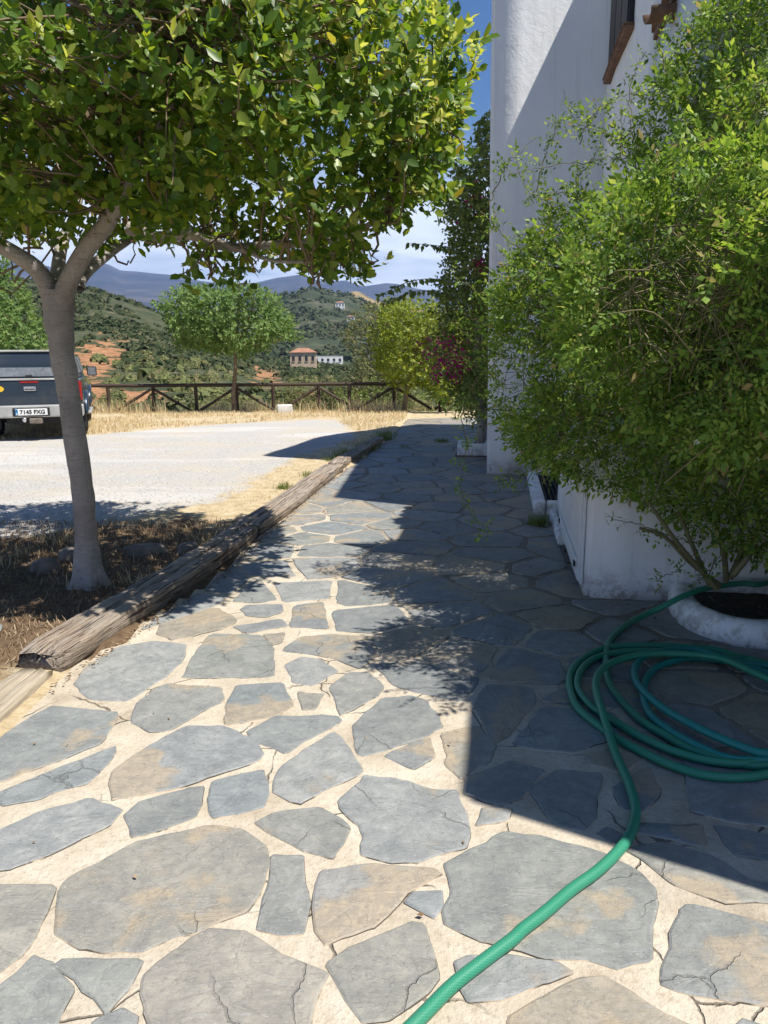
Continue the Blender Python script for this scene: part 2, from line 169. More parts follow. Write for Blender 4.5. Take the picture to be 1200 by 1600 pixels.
def tube_arrays(pts, radii, n=6, closed_ends=True):
    P = np.asarray(pts, float); m = len(P)
    R = np.broadcast_to(np.asarray(radii, float), (m,))
    T = np.gradient(P, axis=0); T /= np.linalg.norm(T, axis=1)[:, None] + 1e-9
    ref = np.array([0, 0, 1.0]) if abs(T[0][2]) < 0.9 else np.array([1.0, 0, 0])
    V = np.zeros((m * n, 3)); a = np.arange(n) * 2 * math.pi / n
    u = np.cross(ref, T[0]); u /= np.linalg.norm(u)
    for i in range(m):
        u = u - T[i] * (u @ T[i]); u /= np.linalg.norm(u) + 1e-9
        w = np.cross(T[i], u)
        V[i * n:(i + 1) * n] = P[i] + R[i] * (np.cos(a)[:, None] * u + np.sin(a)[:, None] * w)
    j = np.arange(n); F = np.concatenate([np.stack([i * n + j, i * n + (j + 1) % n, (i + 1) * n + (j + 1) % n, (i + 1) * n + j], 1) for i in range(m - 1)])
    return V, F
class Acc:
    def __init__(s): s.v = []; s.f = {}; s.n = 0
    def add(s, V, F):
        s.v.append(V); s.f.setdefault(F.shape[1], []).append(F + s.n); s.n += len(V)
    def tube(s, pts, r, n=6): s.add(*tube_arrays(pts, r, n))
    def build(s, name, mat, parent=None, smooth=True):
        me = fast_mesh(name, np.concatenate(s.v), [np.concatenate(x) for x in s.f.values()])
        return link(name, me, mat, parent, smooth)
def spline(pts, k=6):
    P = np.asarray(pts, float); Q = np.vstack([2 * P[0] - P[1], P, 2 * P[-1] - P[-2]]); out = []
    for i in range(1, len(Q) - 2):
        for t in np.linspace(0, 1, k, endpoint=False):
            a, b, c, d = Q[i - 1:i + 3]
            out.append(0.5 * ((2 * b) + (c - a) * t + (2 * a - 5 * b + 4 * c - d) * t * t + (3 * b - a - 3 * c + d) * t ** 3))
    return np.array(out + [P[-1]])
def in_poly(x, y, poly):
    P = np.asarray(poly); r = np.zeros(len(x), bool); j = len(P) - 1
    for i in range(len(P)):
        xi, yi = P[i]; xj, yj = P[j]
        c = ((yi > y) != (yj > y)) & (x < (xj - xi) * (y - yi) / ((yj - yi) + 1e-12) + xi)
        r ^= c; j = i
    return r
def dist_poly(x, y, poly):
    P = np.asarray(poly); q = np.stack([x, y], 1); best = np.full(len(x), 1e9); near = np.zeros((len(x), 2))
    for i in range(len(P)):
        a = P[i - 1]; b = P[i]; ab = b - a
        t = np.clip(((q - a) @ ab) / (ab @ ab + 1e-12), 0, 1); c = a + t[:, None] * ab
        d = np.linalg.norm(q - c, axis=1); m = d < best; best[m] = d[m]; near[m] = c[m]
    return best, near

# ---------------------------------------------------------------- materials
class Mat:
    def __init__(s, name, rough=0.8, spec=0.3):
        s.m = bpy.data.materials.new(name); s.m.use_nodes = True; s.t = s.m.node_tree; s.n = s.t.nodes; s.l = s.t.links
        s.b = s.n['Principled BSDF']; s.b.inputs['Roughness'].default_value = rough
        s.b.inputs['Specular IOR Level'].default_value = spec; s._tc = None
    def node(s, t, **k):
        n = s.n.new(t)
        for a, b in k.items(): setattr(n, a, b)
        return n
    def lk(s, a, b): s.l.new(a, b)
    def co(s, kind='Object'):
        if s._tc is None: s._tc = s.node('ShaderNodeTexCoord')
        return s._tc.outputs[kind]
    def pos(s): return s.node('ShaderNodeNewGeometry').outputs['Position']
    def noise(s, scale, detail=4, rough=0.55, vec=None, dist=0.0):
        n = s.node('ShaderNodeTexNoise'); n.inputs['Scale'].default_value = scale; n.inputs['Detail'].default_value = detail
        n.inputs['Roughness'].default_value = rough; n.inputs['Distortion'].default_value = dist
        s.lk(vec if vec is not None else s.co(), n.inputs['Vector']); return n.outputs['Fac']
    def scaled(s, sc, vec=None):
        n = s.node('ShaderNodeMapping'); n.inputs['Scale'].default_value = sc; s.lk(vec if vec is not None else s.co(), n.inputs[0]); return n.outputs[0]
    def ramp(s, fac, stops, interp='LINEAR'):
        n = s.node('ShaderNodeValToRGB'); r = n.color_ramp; r.interpolation = interp
        while len(r.elements) < len(stops): r.elements.new(0.5)
        for e, (p, c) in zip(r.elements, stops): e.position = p; e.color = (*c, 1) if len(c) == 3 else c
        s.lk(fac, n.inputs[0]); return n.outputs[0]
    def rng(s, fac, a, b, c=0.0, d=1.0, smooth=True):
        n = s.node('ShaderNodeMapRange'); n.interpolation_type = 'SMOOTHSTEP' if smooth else 'LINEAR'
        for i, v in enumerate((a, b, c, d)): n.inputs[i + 1].default_value = v
        s.lk(fac, n.inputs[0]); return n.outputs[0]
    def math(s, op, a, b=None):
        n = s.node('ShaderNodeMath', operation=op)
        for i, v in enumerate((a, b)):
            if v is None: continue
            if isinstance(v, (int, float)): n.inputs[i].default_value = v
            else: s.lk(v, n.inputs[i])
        return n.outputs[0]
    def mix(s, fac, a, b, mode='MIX'):
        n = s.node('ShaderNodeMix', data_type='RGBA', blend_type=mode)
        for i, v in ((0, fac), (6, a), (7, b)):
            if isinstance(v, (int, float)): n.inputs[i].default_value = v
            elif isinstance(v, tuple): n.inputs[i].default_value = (*v, 1)
            else: s.lk(v, n.inputs[i])
        return n.outputs[2]
    def color(s, c):
        if isinstance(c, tuple): s.b.inputs['Base Color'].default_value = (*c, 1)
        else: s.lk(c, s.b.inputs['Base Color'])
        return s
    def bump(s, h, strength=0.3, dist=0.02):
        n = s.node('ShaderNodeBump'); n.inputs['Strength'].default_value = strength; n.inputs['Distance'].default_value = dist
        s.lk(h, n.inputs['Height']); s.lk(n.outputs[0], s.b.inputs['Normal']); return s
def plain(name, c, rough=0.6, metal=0.0, var=0.12, scale=6.0, spec=0.4):
    m = Mat(name, rough, spec); m.b.inputs['Metallic'].default_value = metal
    n = m.noise(scale, 5); lo = tuple(x * (1 - var) for x in c); hi = tuple(min(1, x * (1 + var)) for x in c)
    m.color(m.ramp(n, [(0.3, lo), (0.7, hi)])); return m.m
def leafmat(name, stops, rough=0.4, trans=0.35, spec=0.4, tcol=None):
    m = Mat(name, rough, spec); g = m.node('ShaderNodeNewGeometry')
    c = m.ramp(g.outputs['Random Per Island'], stops); m.color(c)
    t = m.node('ShaderNodeBsdfTranslucent')
    hsn = m.node('ShaderNodeHueSaturation'); hsn.inputs['Hue'].default_value = 0.48; hsn.inputs['Saturation'].default_value = 1.1; hsn.inputs['Value'].default_value = 1.6
    m.lk(c, hsn.inputs['Color']); m.lk(hsn.outputs[0], t.inputs['Color'])
    x = m.node('ShaderNodeMixShader'); x.inputs[0].default_value = trans
    m.lk(m.b.outputs[0], x.inputs[1]); m.lk(t.outputs[0], x.inputs[2]); m.lk(x.outputs[0], m.n['Material Output'].inputs['Surface'])
    return m.m

M = {}
# flagstone: grey slate, some olive, some with ochre rims; colour differs from stone to stone
m = Mat('slate', 0.62, 0.35); oi = m.node('ShaderNodeObjectInfo'); rnd = oi.outputs['Random']
wp0 = m.pos(); rv = m.node('ShaderNodeCombineXYZ'); [m.lk(m.math('MULTIPLY', rnd, k_), rv.inputs[i_]) for i_, k_ in enumerate((37.0, 61.0, 23.0))]; va_ = m.node('ShaderNodeVectorMath', operation='ADD'); m.lk(wp0, va_.inputs[0]); m.lk(rv.outputs[0], va_.inputs[1]); wp = va_.outputs[0]; big = m.noise(2.2, 3, 0.5, wp); fine = m.noise(38, 6, 0.65, wp); mid = m.noise(9, 5, 0.6, wp, 0.6)
streak = m.noise(7, 5, 0.6, m.scaled((1.0, 5.0, 1.0), wp), 1.2)
base = m.ramp(rnd, [(0.0, (.275, .29, .288)), (0.14, (.35, .352, .33)), (0.28, (.235, .245, .238)), (0.42, (.295, .298, .262)), (0.54, (.262, .28, .28)), (0.64, (.35, .325, .265)), (0.74, (.24, .258, .255)), (0.84, (.33, .335, .325)), (0.92, (.385, .325, .235)), (1.0, (.295, .295, .268))])
base = m.mix(m.rng(mid, .3, .7, 0, .9), base, m.mix(1.0, base, (.66, .68, .70), 'MULTIPLY'))
base = m.mix(m.rng(streak, .58, .72, 0, .35), base, (.36, .38, .38))
och = m.math('MULTIPLY', m.rng(m.math('ADD', m.math('ADD', big, m.math('MULTIPLY', mid, .25)), m.math('MULTIPLY', rnd, 0.13)), .75, .81), 0.75)
base = m.mix(och, base, (.40, .32, .215))
base = m.mix(m.rng(m.noise(55, 3, .6, wp), .68, .78, 0, .55), base, (.5, .5, .48))
crk = m.node('ShaderNodeTexVoronoi', feature='DISTANCE_TO_EDGE'); crk.inputs['Scale'].default_value = 3.1
wv = m.node('ShaderNodeVectorMath', operation='ADD'); wnz = m.node('ShaderNodeTexNoise'); wnz.inputs['Scale'].default_value = 7; wnz.inputs['Detail'].default_value = 5; m.lk(wp, wnz.inputs['Vector'])
wsc = m.node('ShaderNodeVectorMath', operation='SCALE'); wsc.inputs['Scale'].default_value = .13; m.lk(wnz.outputs['Color'], wsc.inputs[0])
m.lk(wp, wv.inputs[0]); m.lk(wsc.outputs[0], wv.inputs[1]); m.lk(wv.outputs[0], crk.inputs['Vector'])
ckm = m.math('MULTIPLY', m.rng(crk.outputs['Distance'], .004, .012, 1, 0), m.rng(m.noise(1.6, 2, .5, wp), .55, .63))
base = m.mix(m.math('MULTIPLY', ckm, .38), base, (.07, .065, .06)); m.color(base)
lay = m.noise(3.4, 6, .6, m.scaled((1.0, 1.7, 1.0), wp), .8); ter = m.math('DIVIDE', m.math('FLOOR', m.math('MULTIPLY', lay, 11.0)), 11.0)
base = m.mix(m.rng(m.math('FRACT', m.math('MULTIPLY', lay, 11.0)), .0, .10, .38, 0), base, (.10, .105, .11))
base = m.mix(m.rng(m.noise(26, 5, .7, wp), .35, .7, .35, 0), base, (.13, .14, .145)); base = m.mix(m.rng(m.noise(75, 3, .6, m.scaled((1, 3, 1), wp)), .60, .72, 0, .5), base, (.44, .44, .42)); m.color(base)
h = m.math('ADD', m.math('MULTIPLY', fine, .4), m.math('ADD', m.math('MULTIPLY', mid, .7), m.math('ADD', m.math('MULTIPLY', streak, .4), m.math('MULTIPLY', ter, 2.2))))
m.bump(m.math('SUBTRACT', h, m.math('MULTIPLY', ckm, .6)), .85, .009); M['slate'] = m.m
# dark dirt line in the joint round a flagstone, broken up
m = Mat('joint_dirt', 0.95, 0.1); wp = m.pos()
m.color(m.mix(m.rng(m.noise(5.5, 4, .6, wp), .46, .56), (.46, .38, .28), (.085, .07, .055))); M['joint'] = m.m
m = Mat('mortar', 0.9, 0.15); wp = m.pos(); a = m.noise(3.2, 7, .68, wp); b = m.noise(60, 4, .7, wp)
c = m.ramp(a, [(.28, (.31, .255, .19)), (.42, (.455, .395, .305)), (.58, (.54, .48, .385)), (.75, (.60, .545, .455))])
c = m.mix(m.rng(b, .54, .72, 0, .6), c, (.25, .20, .15)); c = m.mix(m.rng(m.noise(14, 6, .7, wp), .55, .7, 0, .55), c, (.30, .245, .18)); c = m.mix(m.rng(m.noise(3.3, 4, .6, wp), .6, .75, 0, .5), c, (.36, .29, .2))
vo = m.node('ShaderNodeTexVoronoi', feature='DISTANCE_TO_EDGE'); vo.inputs['Scale'].default_value = 2.6
wv = m.node('ShaderNodeVectorMath', operation='ADD'); wnz = m.node('ShaderNodeTexNoise'); wnz.inputs['Scale'].default_value = 5; wnz.inputs['Detail'].default_value = 5; m.lk(wp, wnz.inputs['Vector'])
wsc = m.node('ShaderNodeVectorMath', operation='SCALE'); wsc.inputs['Scale'].default_value = .12; m.lk(wnz.outputs['Color'], wsc.inputs[0])
m.lk(wp, wv.inputs[0]); m.lk(wsc.outputs[0], wv.inputs[1]); m.lk(wv.outputs[0], vo.inputs['Vector'])
ck = m.math('MULTIPLY', m.rng(vo.outputs['Distance'], .003, .011, 1, 0), m.rng(m.noise(2.1, 2, .5, wp), .48, .56))
c = m.mix(m.math('MULTIPLY', ck, .8), c, (.10, .08, .06))
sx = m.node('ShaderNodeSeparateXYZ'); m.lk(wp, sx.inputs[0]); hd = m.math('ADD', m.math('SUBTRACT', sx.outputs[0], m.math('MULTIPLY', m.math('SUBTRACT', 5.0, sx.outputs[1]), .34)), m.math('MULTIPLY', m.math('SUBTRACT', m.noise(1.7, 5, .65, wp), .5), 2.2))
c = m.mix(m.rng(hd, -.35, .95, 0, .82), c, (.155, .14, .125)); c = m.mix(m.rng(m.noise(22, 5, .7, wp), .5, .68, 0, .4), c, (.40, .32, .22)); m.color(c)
m.bump(m.math('SUBTRACT', m.math('ADD', m.math('MULTIPLY', b, .5), m.noise(13, 6, .7, wp)), ck), .8, .014); M['mortar'] = m.m
# open ground: straw, soil and pale gravel by zone attribute
m = Mat('open_ground', 0.95, 0.1); wp = m.pos(); at = m.node('ShaderNodeAttribute', attribute_name='gravel'); at2 = m.node('ShaderNodeAttribute', attribute_name='soil')
n8 = m.noise(2.0, 6, .65, wp); nf = m.noise(45, 5, .7, wp); ng = m.noise(130, 3, .7, wp)
straw = m.ramp(m.noise(7, 6, .7, wp), [(.3, (.33, .245, .14)), (.5, (.50, .40, .25)), (.7, (.60, .52, .36))])
soil = m.ramp(m.noise(11, 6, .7, wp), [(.3, (.085, .058, .038)), (.55, (.17, .115, .07)), (.75, (.26, .18, .105))])
grv = m.ramp(nf, [(.28, (.32, .30, .27)), (.5, (.445, .43, .40)), (.72, (.54, .525, .50))])
grv = m.mix(m.rng(m.noise(.9, 6, .7, wp), .45, .62, 0, .65), grv, (.50, .44, .345)); grv = m.mix(m.rng(m.noise(.55, 4, .6, m.scaled((.35, 1.6, 1), wp), .5), .5, .62, 0, .6), grv, (.56, .545, .52))
c = m.mix(m.rng(m.math('ADD', at2.outputs['Fac'], m.math('MULTIPLY', m.math('SUBTRACT', n8, .5), .9)), .4, .6), straw, soil)
c = m.mix(m.rng(m.math('ADD', at.outputs['Fac'], m.math('MULTIPLY', m.math('SUBTRACT', n8, .5), .8)), .38, .62), c, grv); m.color(c)
m.bump(m.math('ADD', nf, m.math('MULTIPLY', ng, .5)), .7, .02); M['ground'] = m.m
# whitewash
m = Mat('whitewash', 0.85, 0.2); wp = m.pos(); sx = m.node('ShaderNodeSeparateXYZ'); m.lk(wp, sx.inputs[0])
a = m.noise(1.1, 4, .6, wp); low = m.math('MULTIPLY', m.rng(sx.outputs[2], .02, .26, 1, 0), m.rng(m.noise(12, 6, .75, wp), .45, .58))
c = m.ramp(a, [(.3, (.79, .785, .775)), (.7, (.86, .86, .85))]); c = m.mix(m.math('MULTIPLY', low, .68), c, (.34, .30, .25))
drip = m.noise(3, 5, .6, m.scaled((6, 6, .35), wp)); c = m.mix(m.rng(drip, .52, .74, 0, .38), c, (.55, .54, .51)); m.color(c)
m.bump(m.math('ADD', m.math('MULTIPLY', m.noise(5, 4, .6, wp), 1.0), m.math('MULTIPLY', m.noise(42, 4, .6, wp), .22)), .3, .03); M['white'] = m.m
# weathered sleeper wood: grain runs along local X
m = Mat('weathered_wood', 0.85, 0.2); g = m.noise(3, 6, .65, m.scaled((1.2, 22, 22)), .5); g2 = m.noise(5, 4, .6, m.scaled((.35, 11, 11)))
ob = m.node('ShaderNodeObjectInfo')
c = m.ramp(g, [(.25, (.14, .11, .085)), (.45, (.31, .26, .205)), (.65, (.44, .38, .315)), (.85, (.54, .48, .41))])
c = m.mix(m.rng(g2, .57, .63, 0, .85), c, (.045, .033, .025)); c = m.mix(m.rng(m.noise(2.2, 3), .5, .7, 0, .35), c, (.30, .18, .10)); m.color(c)
m.bump(m.math('SUBTRACT', g, m.math('MULTIPLY', m.rng(g2, .57, .63), 1.3)), 1.0, .025); M['wood'] = m.m
m = Mat('pale_sawn_wood', 0.85, 0.2); g = m.noise(3, 6, .65, m.scaled((1.2, 20, 20)), .5); g2 = m.noise(5, 4, .6, m.scaled((.6, 40, 40)))
c = m.ramp(g, [(.3, (.27, .22, .16)), (.6, (.43, .37, .28)), (.85, (.53, .47, .37))]); c = m.mix(m.rng(g2, .64, .70, 0, .7), c, (.16, .11, .07)); m.color(c); m.bump(m.math('SUBTRACT', g, m.rng(g2, .64, .7)), .7, .015); M['wood2'] = m.m
# bark: smooth grey with scars
m = Mat('bark', 0.8, 0.2); wp = m.pos(); a = m.noise(3, 5, .6, wp); r = m.noise(6, 5, .6, m.scaled((2, 2, 14), wp), .4)
c = m.ramp(a, [(.3, (.24, .21, .19)), (.55, (.38, .345, .31)), (.75, (.48, .45, .41))]); c = m.mix(m.rng(r, .55, .7, 0, .45), c, (.12, .095, .075)); c = m.mix(m.rng(m.noise(45, 4, .6, wp), .6, .7, 0, .4), c, (.38, .35, .31)); m.color(c)
vr_ = m.noise(9, 5, .65, m.scaled((5, 5, .8), wp), .6); m.bump(m.math('ADD', m.math('ADD', m.math('MULTIPLY', r, .8), m.math('MULTIPLY', vr_, 1.0)), m.math('MULTIPLY', m.noise(40, 4, .6, wp), .5)), 1.0, .014); M['bark'] = m.m
M['twig'] = plain('twig', (.19, .135, .085), .8); M['stem'] = plain('green_stem', (.17, .15, .07), .7)
M['darkwood'] = plain('dark_stained_wood', (.055, .035, .024), .7, var=.4, scale=25)
M['clay'] = plain('fired_clay', (.19, .105, .065), .85, var=.35, scale=14)
M['shutter'] = plain('black_brown_shutter', (.016, .012, .011), .6, var=.3, scale=30)
M['iron'] = plain('dark_iron', (.03, .03, .034), .5, metal=.3)
M['whitepaint'] = plain('white_gloss_paint', (.72, .73, .74), .45, var=.06, scale=9)
M['rock'] = plain('field_stone', (.17, .145, .12), .9, var=.45, scale=9)
M['block'] = plain('pale_concrete', (.62, .60, .55), .9, var=.15)
M['soil'] = plain('planter_soil', (.055, .04, .028), .95, var=.5, scale=30)
M['straw'] = leafmat('straw', [(0, (.42, .31, .15)), (.5, (.58, .47, .27)), (.85, (.66, .58, .38)), (1, (.38, .36, .17))], .7, .25, .1)
M['litter'] = leafmat('leaf_litter', [(0, (.11, .07, .042)), (.5, (.21, .14, .082)), (.8, (.32, .235, .145)), (1, (.42, .35, .24))], .8, .1, .1)
M['weed'] = leafmat('weed', [(0, (.10, .15, .035)), (.6, (.17, .22, .06)), (1, (.30, .28, .10))], .6, .3, .2)
M['ficus'] = leafmat('glossy_leaf', [(0, (.05, .105, .017)), (.3, (.095, .18, .024)), (.65, (.16, .255, .034)), (.94, (.26, .33, .05)), (1.0, (.40, .34, .06))], .40, .42, .4)
M['ficussunlit'] = leafmat('young_sunlit_leaf', [(0, (.29, .37, .05)), (.6, (.42, .48, .08)), (1, (.52, .54, .16))], .42, .42, .4)  # pale new growth, brightened so that sunlight is painted into the colour
M['jasmine'] = leafmat('jasmine_leaf', [(0, (.07, .145, .026)), (.4, (.145, .255, .045)), (.75, (.225, .35, .06)), (.95, (.34, .43, .10)), (1, (.32, .23, .10))], .5, .42, .3)
M['boug'] = leafmat('creeper_leaf', [(0, (.07, .11, .025)), (.5, (.14, .19, .045)), (1, (.24, .28, .07))], .5, .3, .3)
M['bract'] = leafmat('magenta_bract', [(0, (.34, .015, .11)), (.6, (.46, .03, .18)), (1, (.30, .02, .06))], .6, .4, .1)
M['petal'] = leafmat('white_petal', [(0, (.75, .75, .70)), (1, (.8, .8, .78))], .6, .3, .1)
M['lime'] = leafmat('lime_leaf', [(0, (.11, .165, .018)), (.5, (.19, .25, .026)), (1, (.28, .31, .04))], .5, .36, .3)
M['softgreen'] = leafmat('soft_green_leaf', [(0, (.08, .15, .04)), (.5, (.14, .23, .062)), (1, (.22, .30, .09))], .55, .36, .25)
M['olive'] = leafmat('olive_scrub_leaf', [(0, (.085, .105, .035)), (.4, (.15, .175, .06)), (.75, (.21, .215, .08)), (1, (.22, .17, .10))], .7, .25, .2)
M['scrub'] = leafmat('hill_scrub', [(0, (.03, .048, .022)), (.45, (.055, .075, .03)), (.8, (.085, .10, .042)), (1, (.125, .115, .06))], .85, .12, .1)

# ---------------------------------------------------------------- terrain: ground patch, valley, hills, mountains
def lut(tab, az): a = np.array(tab); return np.interp(az, a[:, 0], a[:, 1])
def polar(name, r, zfun, mat, az0=-78, az1=78, step=0.3):
    az = np.arange(az0, az1 + step, step); A, R = np.meshgrid(az, r); ar = np.radians(A.ravel()); rr = R.ravel()
    x = rr * np.sin(ar); y = rr * np.cos(ar); z = zfun(A.ravel(), rr, x, y)
    na = len(az); i, j = np.meshgrid(np.arange(len(r) - 1), np.arange(na - 1), indexing='ij'); q = (i * na + j).ravel()
    me = fast_mesh(name, np.stack([x, y, z], 1), [np.stack([q, q + 1, q + na + 1, q + na], 1)])
    return tag(link(name, me, mat, None, True), kind='structure')
def terr(az, r, x, y):
    K = [20, 23.5, 45, 85, 150, 330, 440, 900, 1120, 1500, 1900, 3600, 7000, 9000]
    nr = lut(RIDGE_NEAR, az); mr = lut(RIDGE_MID, az); tr = lut(RIDGE_TAN, az); fr = lut(RIDGE_FAR, az)
    left = np.clip((-az - 9) / 8, 0, 1)
    zk = np.stack([az * 0 - .06, az * 0 - .5, az * 0 - 5.5, -3.9 + left * .3, -3.6 - .6 * (1 - left) + left * 4.6, 1.5 + nr * 330, 1.5 + nr * 330 - 14 + 0 * az, 1.5 + mr * 900, 1.5 + mr * 900 - 40, 1.5 + tr * 1500, tr * 1500 - 60, 1.5 + fr * 3600 * .45, 1.5 + fr * 7000, fr * 7000 - 250], 0)
    z = np.zeros(len(az)); K = np.array(K, float); k = np.clip(np.searchsorted(K, r, 'right') - 1, 0, len(K) - 2)
    t = (r - K[k]) / (K[k + 1] - K[k]); idx = np.arange(len(az)); z = zk[k, idx] * (1 - t) + zk[k + 1, idx] * t
    p = np.stack([x, y, x * 0], 1); amp = np.clip((r - 30) / 60, 0, 1) * r * 0.004
    amp = np.where(r > 2500, r * .0075, amp)
    edge = np.minimum.reduce([np.abs(r - q) / q for q in (330, 900, 1500, 7000)]); amp = amp * (0.15 + 0.85 * np.clip(edge / .12, 0, 1))
    s = np.where(r > 2500, 1 / 900., np.where(r > 440, 1 / 130., 1 / 34.))
    n = np.where(r > 2500, fbm(p, 1 / 900., 5, 3), np.where(r > 440, fbm(p, 1 / 130., 5, 5), fbm(p, 1 / 34., 4, 9)))
    return z + amp * n * 1.6
m = Mat('scrub_hillside', 0.95, 0.1); wp = m.pos(); a = m.noise(.035, 6, .65, wp); b = m.noise(.22, 6, .7, wp)
c = m.ramp(b, [(.3, (.035, .045, .022)), (.5, (.062, .072, .036)), (.68, (.115, .11, .065))])
at = m.node('ShaderNodeAttribute', attribute_name='earth')
ora = m.ramp(m.noise(.6, 6, .7, wp), [(.3, (.20, .095, .045)), (.55, (.36, .19, .095)), (.8, (.47, .29, .17))])
c = m.mix(m.rng(m.math('ADD', at.outputs['Fac'], m.math('MULTIPLY', m.math('SUBTRACT', b, .5), 3.2)), .55, .72), c, ora)
c = m.mix(m.rng(m.noise(.09, 4, .6, wp), .60, .68, 0, .6), c, (.20, .16, .10)); m.color(c); m.bump(b, .8, 1.2); M['hill'] = m.m
m = Mat('wooded_hill', 0.95, 0.1); wp = m.pos(); a = m.noise(.02, 6, .7, wp); b = m.noise(.11, 5, .7, wp)
c = m.ramp(a, [(.35, (.035, .048, .024)), (.5, (.06, .072, .038)), (.68, (.125, .115, .075))]); c = m.mix(m.rng(b, .45, .6, 0, .65), c, (.026, .038, .02)); m.color(c); M['midhill'] = m.m
m = Mat('dry_hill', 0.95, 0.1); wp = m.pos(); c = m.ramp(m.noise(.03, 6, .7, wp), [(.35, (.08, .075, .035)), (.5, (.27, .20, .10)), (.7, (.34, .25, .14))]); m.color(c); M['tanhill'] = m.m
m = Mat('mountain_scrub', 0.95, 0.1); wp = m.pos(); c = m.ramp(m.noise(.0022, 8, .68, wp), [(.36, (.03, .034, .036)), (.52, (.055, .054, .052)), (.68, (.14, .115, .095))]); m.color(c); M['mountain'] = m.m

geo = lambda a, b, n: np.geomspace(a, b, n)
valley = polar('valley_terrain', geo(20.5, 440, 60), terr, M['hill'])
co = np.zeros(len(valley.data.vertices) * 3, np.float32); valley.data.vertices.foreach_get('co', co); co = co.reshape(-1, 3)
vr = np.hypot(co[:, 0], co[:, 1]); va = np.degrees(np.arctan2(co[:, 0], co[:, 1]))
e = np.exp(-((va + 20.8 - (vr - 150) * .03) / 2.0) ** 2 - ((vr - 140) / 45) ** 2) * 1.1 + np.exp(-((va + 20.5) / 5.5) ** 2 - ((vr - 92) / 12) ** 2) * 1.2
e += .9 * np.exp(-((va + 9) / 1.6) ** 2 - ((vr - 190) / 60) ** 2) + .75 * np.exp(-((va + 6) / 3) ** 2 - ((vr - 105) / 20) ** 2)
valley.data.attributes.new('earth', 'FLOAT', 'POINT').data.foreach_set('value', e.astype(np.float32))
polar('wooded_hill', geo(440, 1120, 46), terr, M['midhill'])
polar('dry_hill', geo(1120, 1900, 20), terr, M['tanhill'])
polar('mountains', geo(1900, 9000, 70), terr, M['mountain'], step=.25)
# wide land sheet behind and to the sides
n = 48; ang = np.arange(n) * 2 * math.pi / n
v = np.concatenate([np.stack([r * np.sin(ang), r * np.cos(ang), 0 * ang + z], 1) for r, z in ((10, -.3), (60, -8), (9400, -70))])
j = np.arange(n); q = np.concatenate([np.stack([i * n + j, i * n + (j + 1) % n, (i + 1) * n + (j + 1) % n, (i + 1) * n + j], 1) for i in range(2)])
tag(link('terrain', fast_mesh('terrain', v, [q]), M['hill']), kind='structure')

GRAVEL = [(-14, 12.2), (-7.2, 13.3), (-5.2, 14.6), (-3.9, 16.2), (-2.3, 17.4), (-1.1, 17.3), (-.75, 15.6), (-.5, 13.2), (-1.3, 11.0), (-1.5, 9.3), (-1.75, 7.5), (-2.4, 6.7), (-2.9, 6.1), (-3.2, 6.0), (-14, 5.6)]
gx, gy = np.meshgrid(np.arange(-16, 9.01, .14), np.arange(-3, 22.0, .14)); gs = gx.shape; gx = gx.ravel(); gy = gy.ravel()
PATH = [(-1.66, .3), (-1.62, 1.2), (-1.55, 2.74), (-1.52, 3.3), (-1.36, 4.0), (-1.13, 4.8), (-1.08, 5.8), (-.96, 6.6), (-.72, 8.5), (-.48, 9.85), (.03, 12.9), (.62, 17.7), (2.6, 18.2), (1.36, 9.36), (1.85, 9.26), (1.80, 9.0), (1.42, 6.95), (1.62, 7.02), (1.21, 4.42), (1.76, 4.34), (1.68, 3.86), (1.84, 3.58), (2.3, 3.5), (3.3, 3.5), (3.3, .3)]
inp = in_poly(gx, gy, PATH); dp, _ = dist_poly(gx, gy, PATH); sd = np.where(inp, dp, -dp)
gz = .03 * fbm(xyz(gx, gy), .9, 3, 2) + .012 * fbm(xyz(gx, gy), 5, 2, 4) + .02
left = gx < np.interp(gy, [-3, 3.3, 9.8, 13, 18, 22], [-1.6, -1.5, -.5, 0, .6, .9])
gz = np.where(sd > -.25, np.where(left & (sd < 0), gz - .02 + .015, -.03), gz); gz = np.where(~left & (sd < 0), -.012, gz)
gz = np.where(gy > 19.5, gz - (gy - 19.5) * .05, gz)
na = gs[1]; i, j = np.meshgrid(np.arange(gs[0] - 1), np.arange(na - 1), indexing='ij'); q = (i * na + j).ravel()
ground = tag(link('ground', fast_mesh('ground', np.stack([gx, gy, gz], 1), [np.stack([q, q + 1, q + na + 1, q + na], 1)]), M['ground'], None, True), kind='structure')
dg, _ = dist_poly(gx, gy, GRAVEL); ga = np.clip(.5 + np.where(in_poly(gx, gy, GRAVEL), dg, -dg) / .9, 0, 1)
ground.data.attributes.new('gravel', 'FLOAT', 'POINT').data.foreach_set('value', ga.astype(np.float32))
sa = np.clip(1.25 - np.hypot((gx + 2.3) / 1.5, (gy - 4.9) / 1.35) * .62, 0, 1)
ground.data.attributes.new('soil', 'FLOAT', 'POINT').data.foreach_set('value', sa.astype(np.float32))

# ---------------------------------------------------------------- crazy paving: mortar bed and individual flagstones
px_, py_ = np.meshgrid(np.arange(-1.9, 3.5, .06), np.arange(.2, 18.4, .06)); ps = px_.shape; px_ = px_.ravel(); py_ = py_.ravel()
pz = .004 * fbm(xyz(px_, py_), 3.0, 3, 8)
na = ps[1]; i, j = np.meshgrid(np.arange(ps[0] - 1), np.arange(na - 1), indexing='ij'); q = (i * na + j).ravel()
qq = np.stack([q, q + 1, q + na + 1, q + na], 1); cc = qq.mean(1).astype(int); inn = in_poly(px_, py_, PATH)
qq = qq[inn[qq].any(1)]
path = tag(link('path', fast_mesh('path', np.stack([px_, py_, pz], 1), [qq]), M['mortar'], None, True), kind='structure')

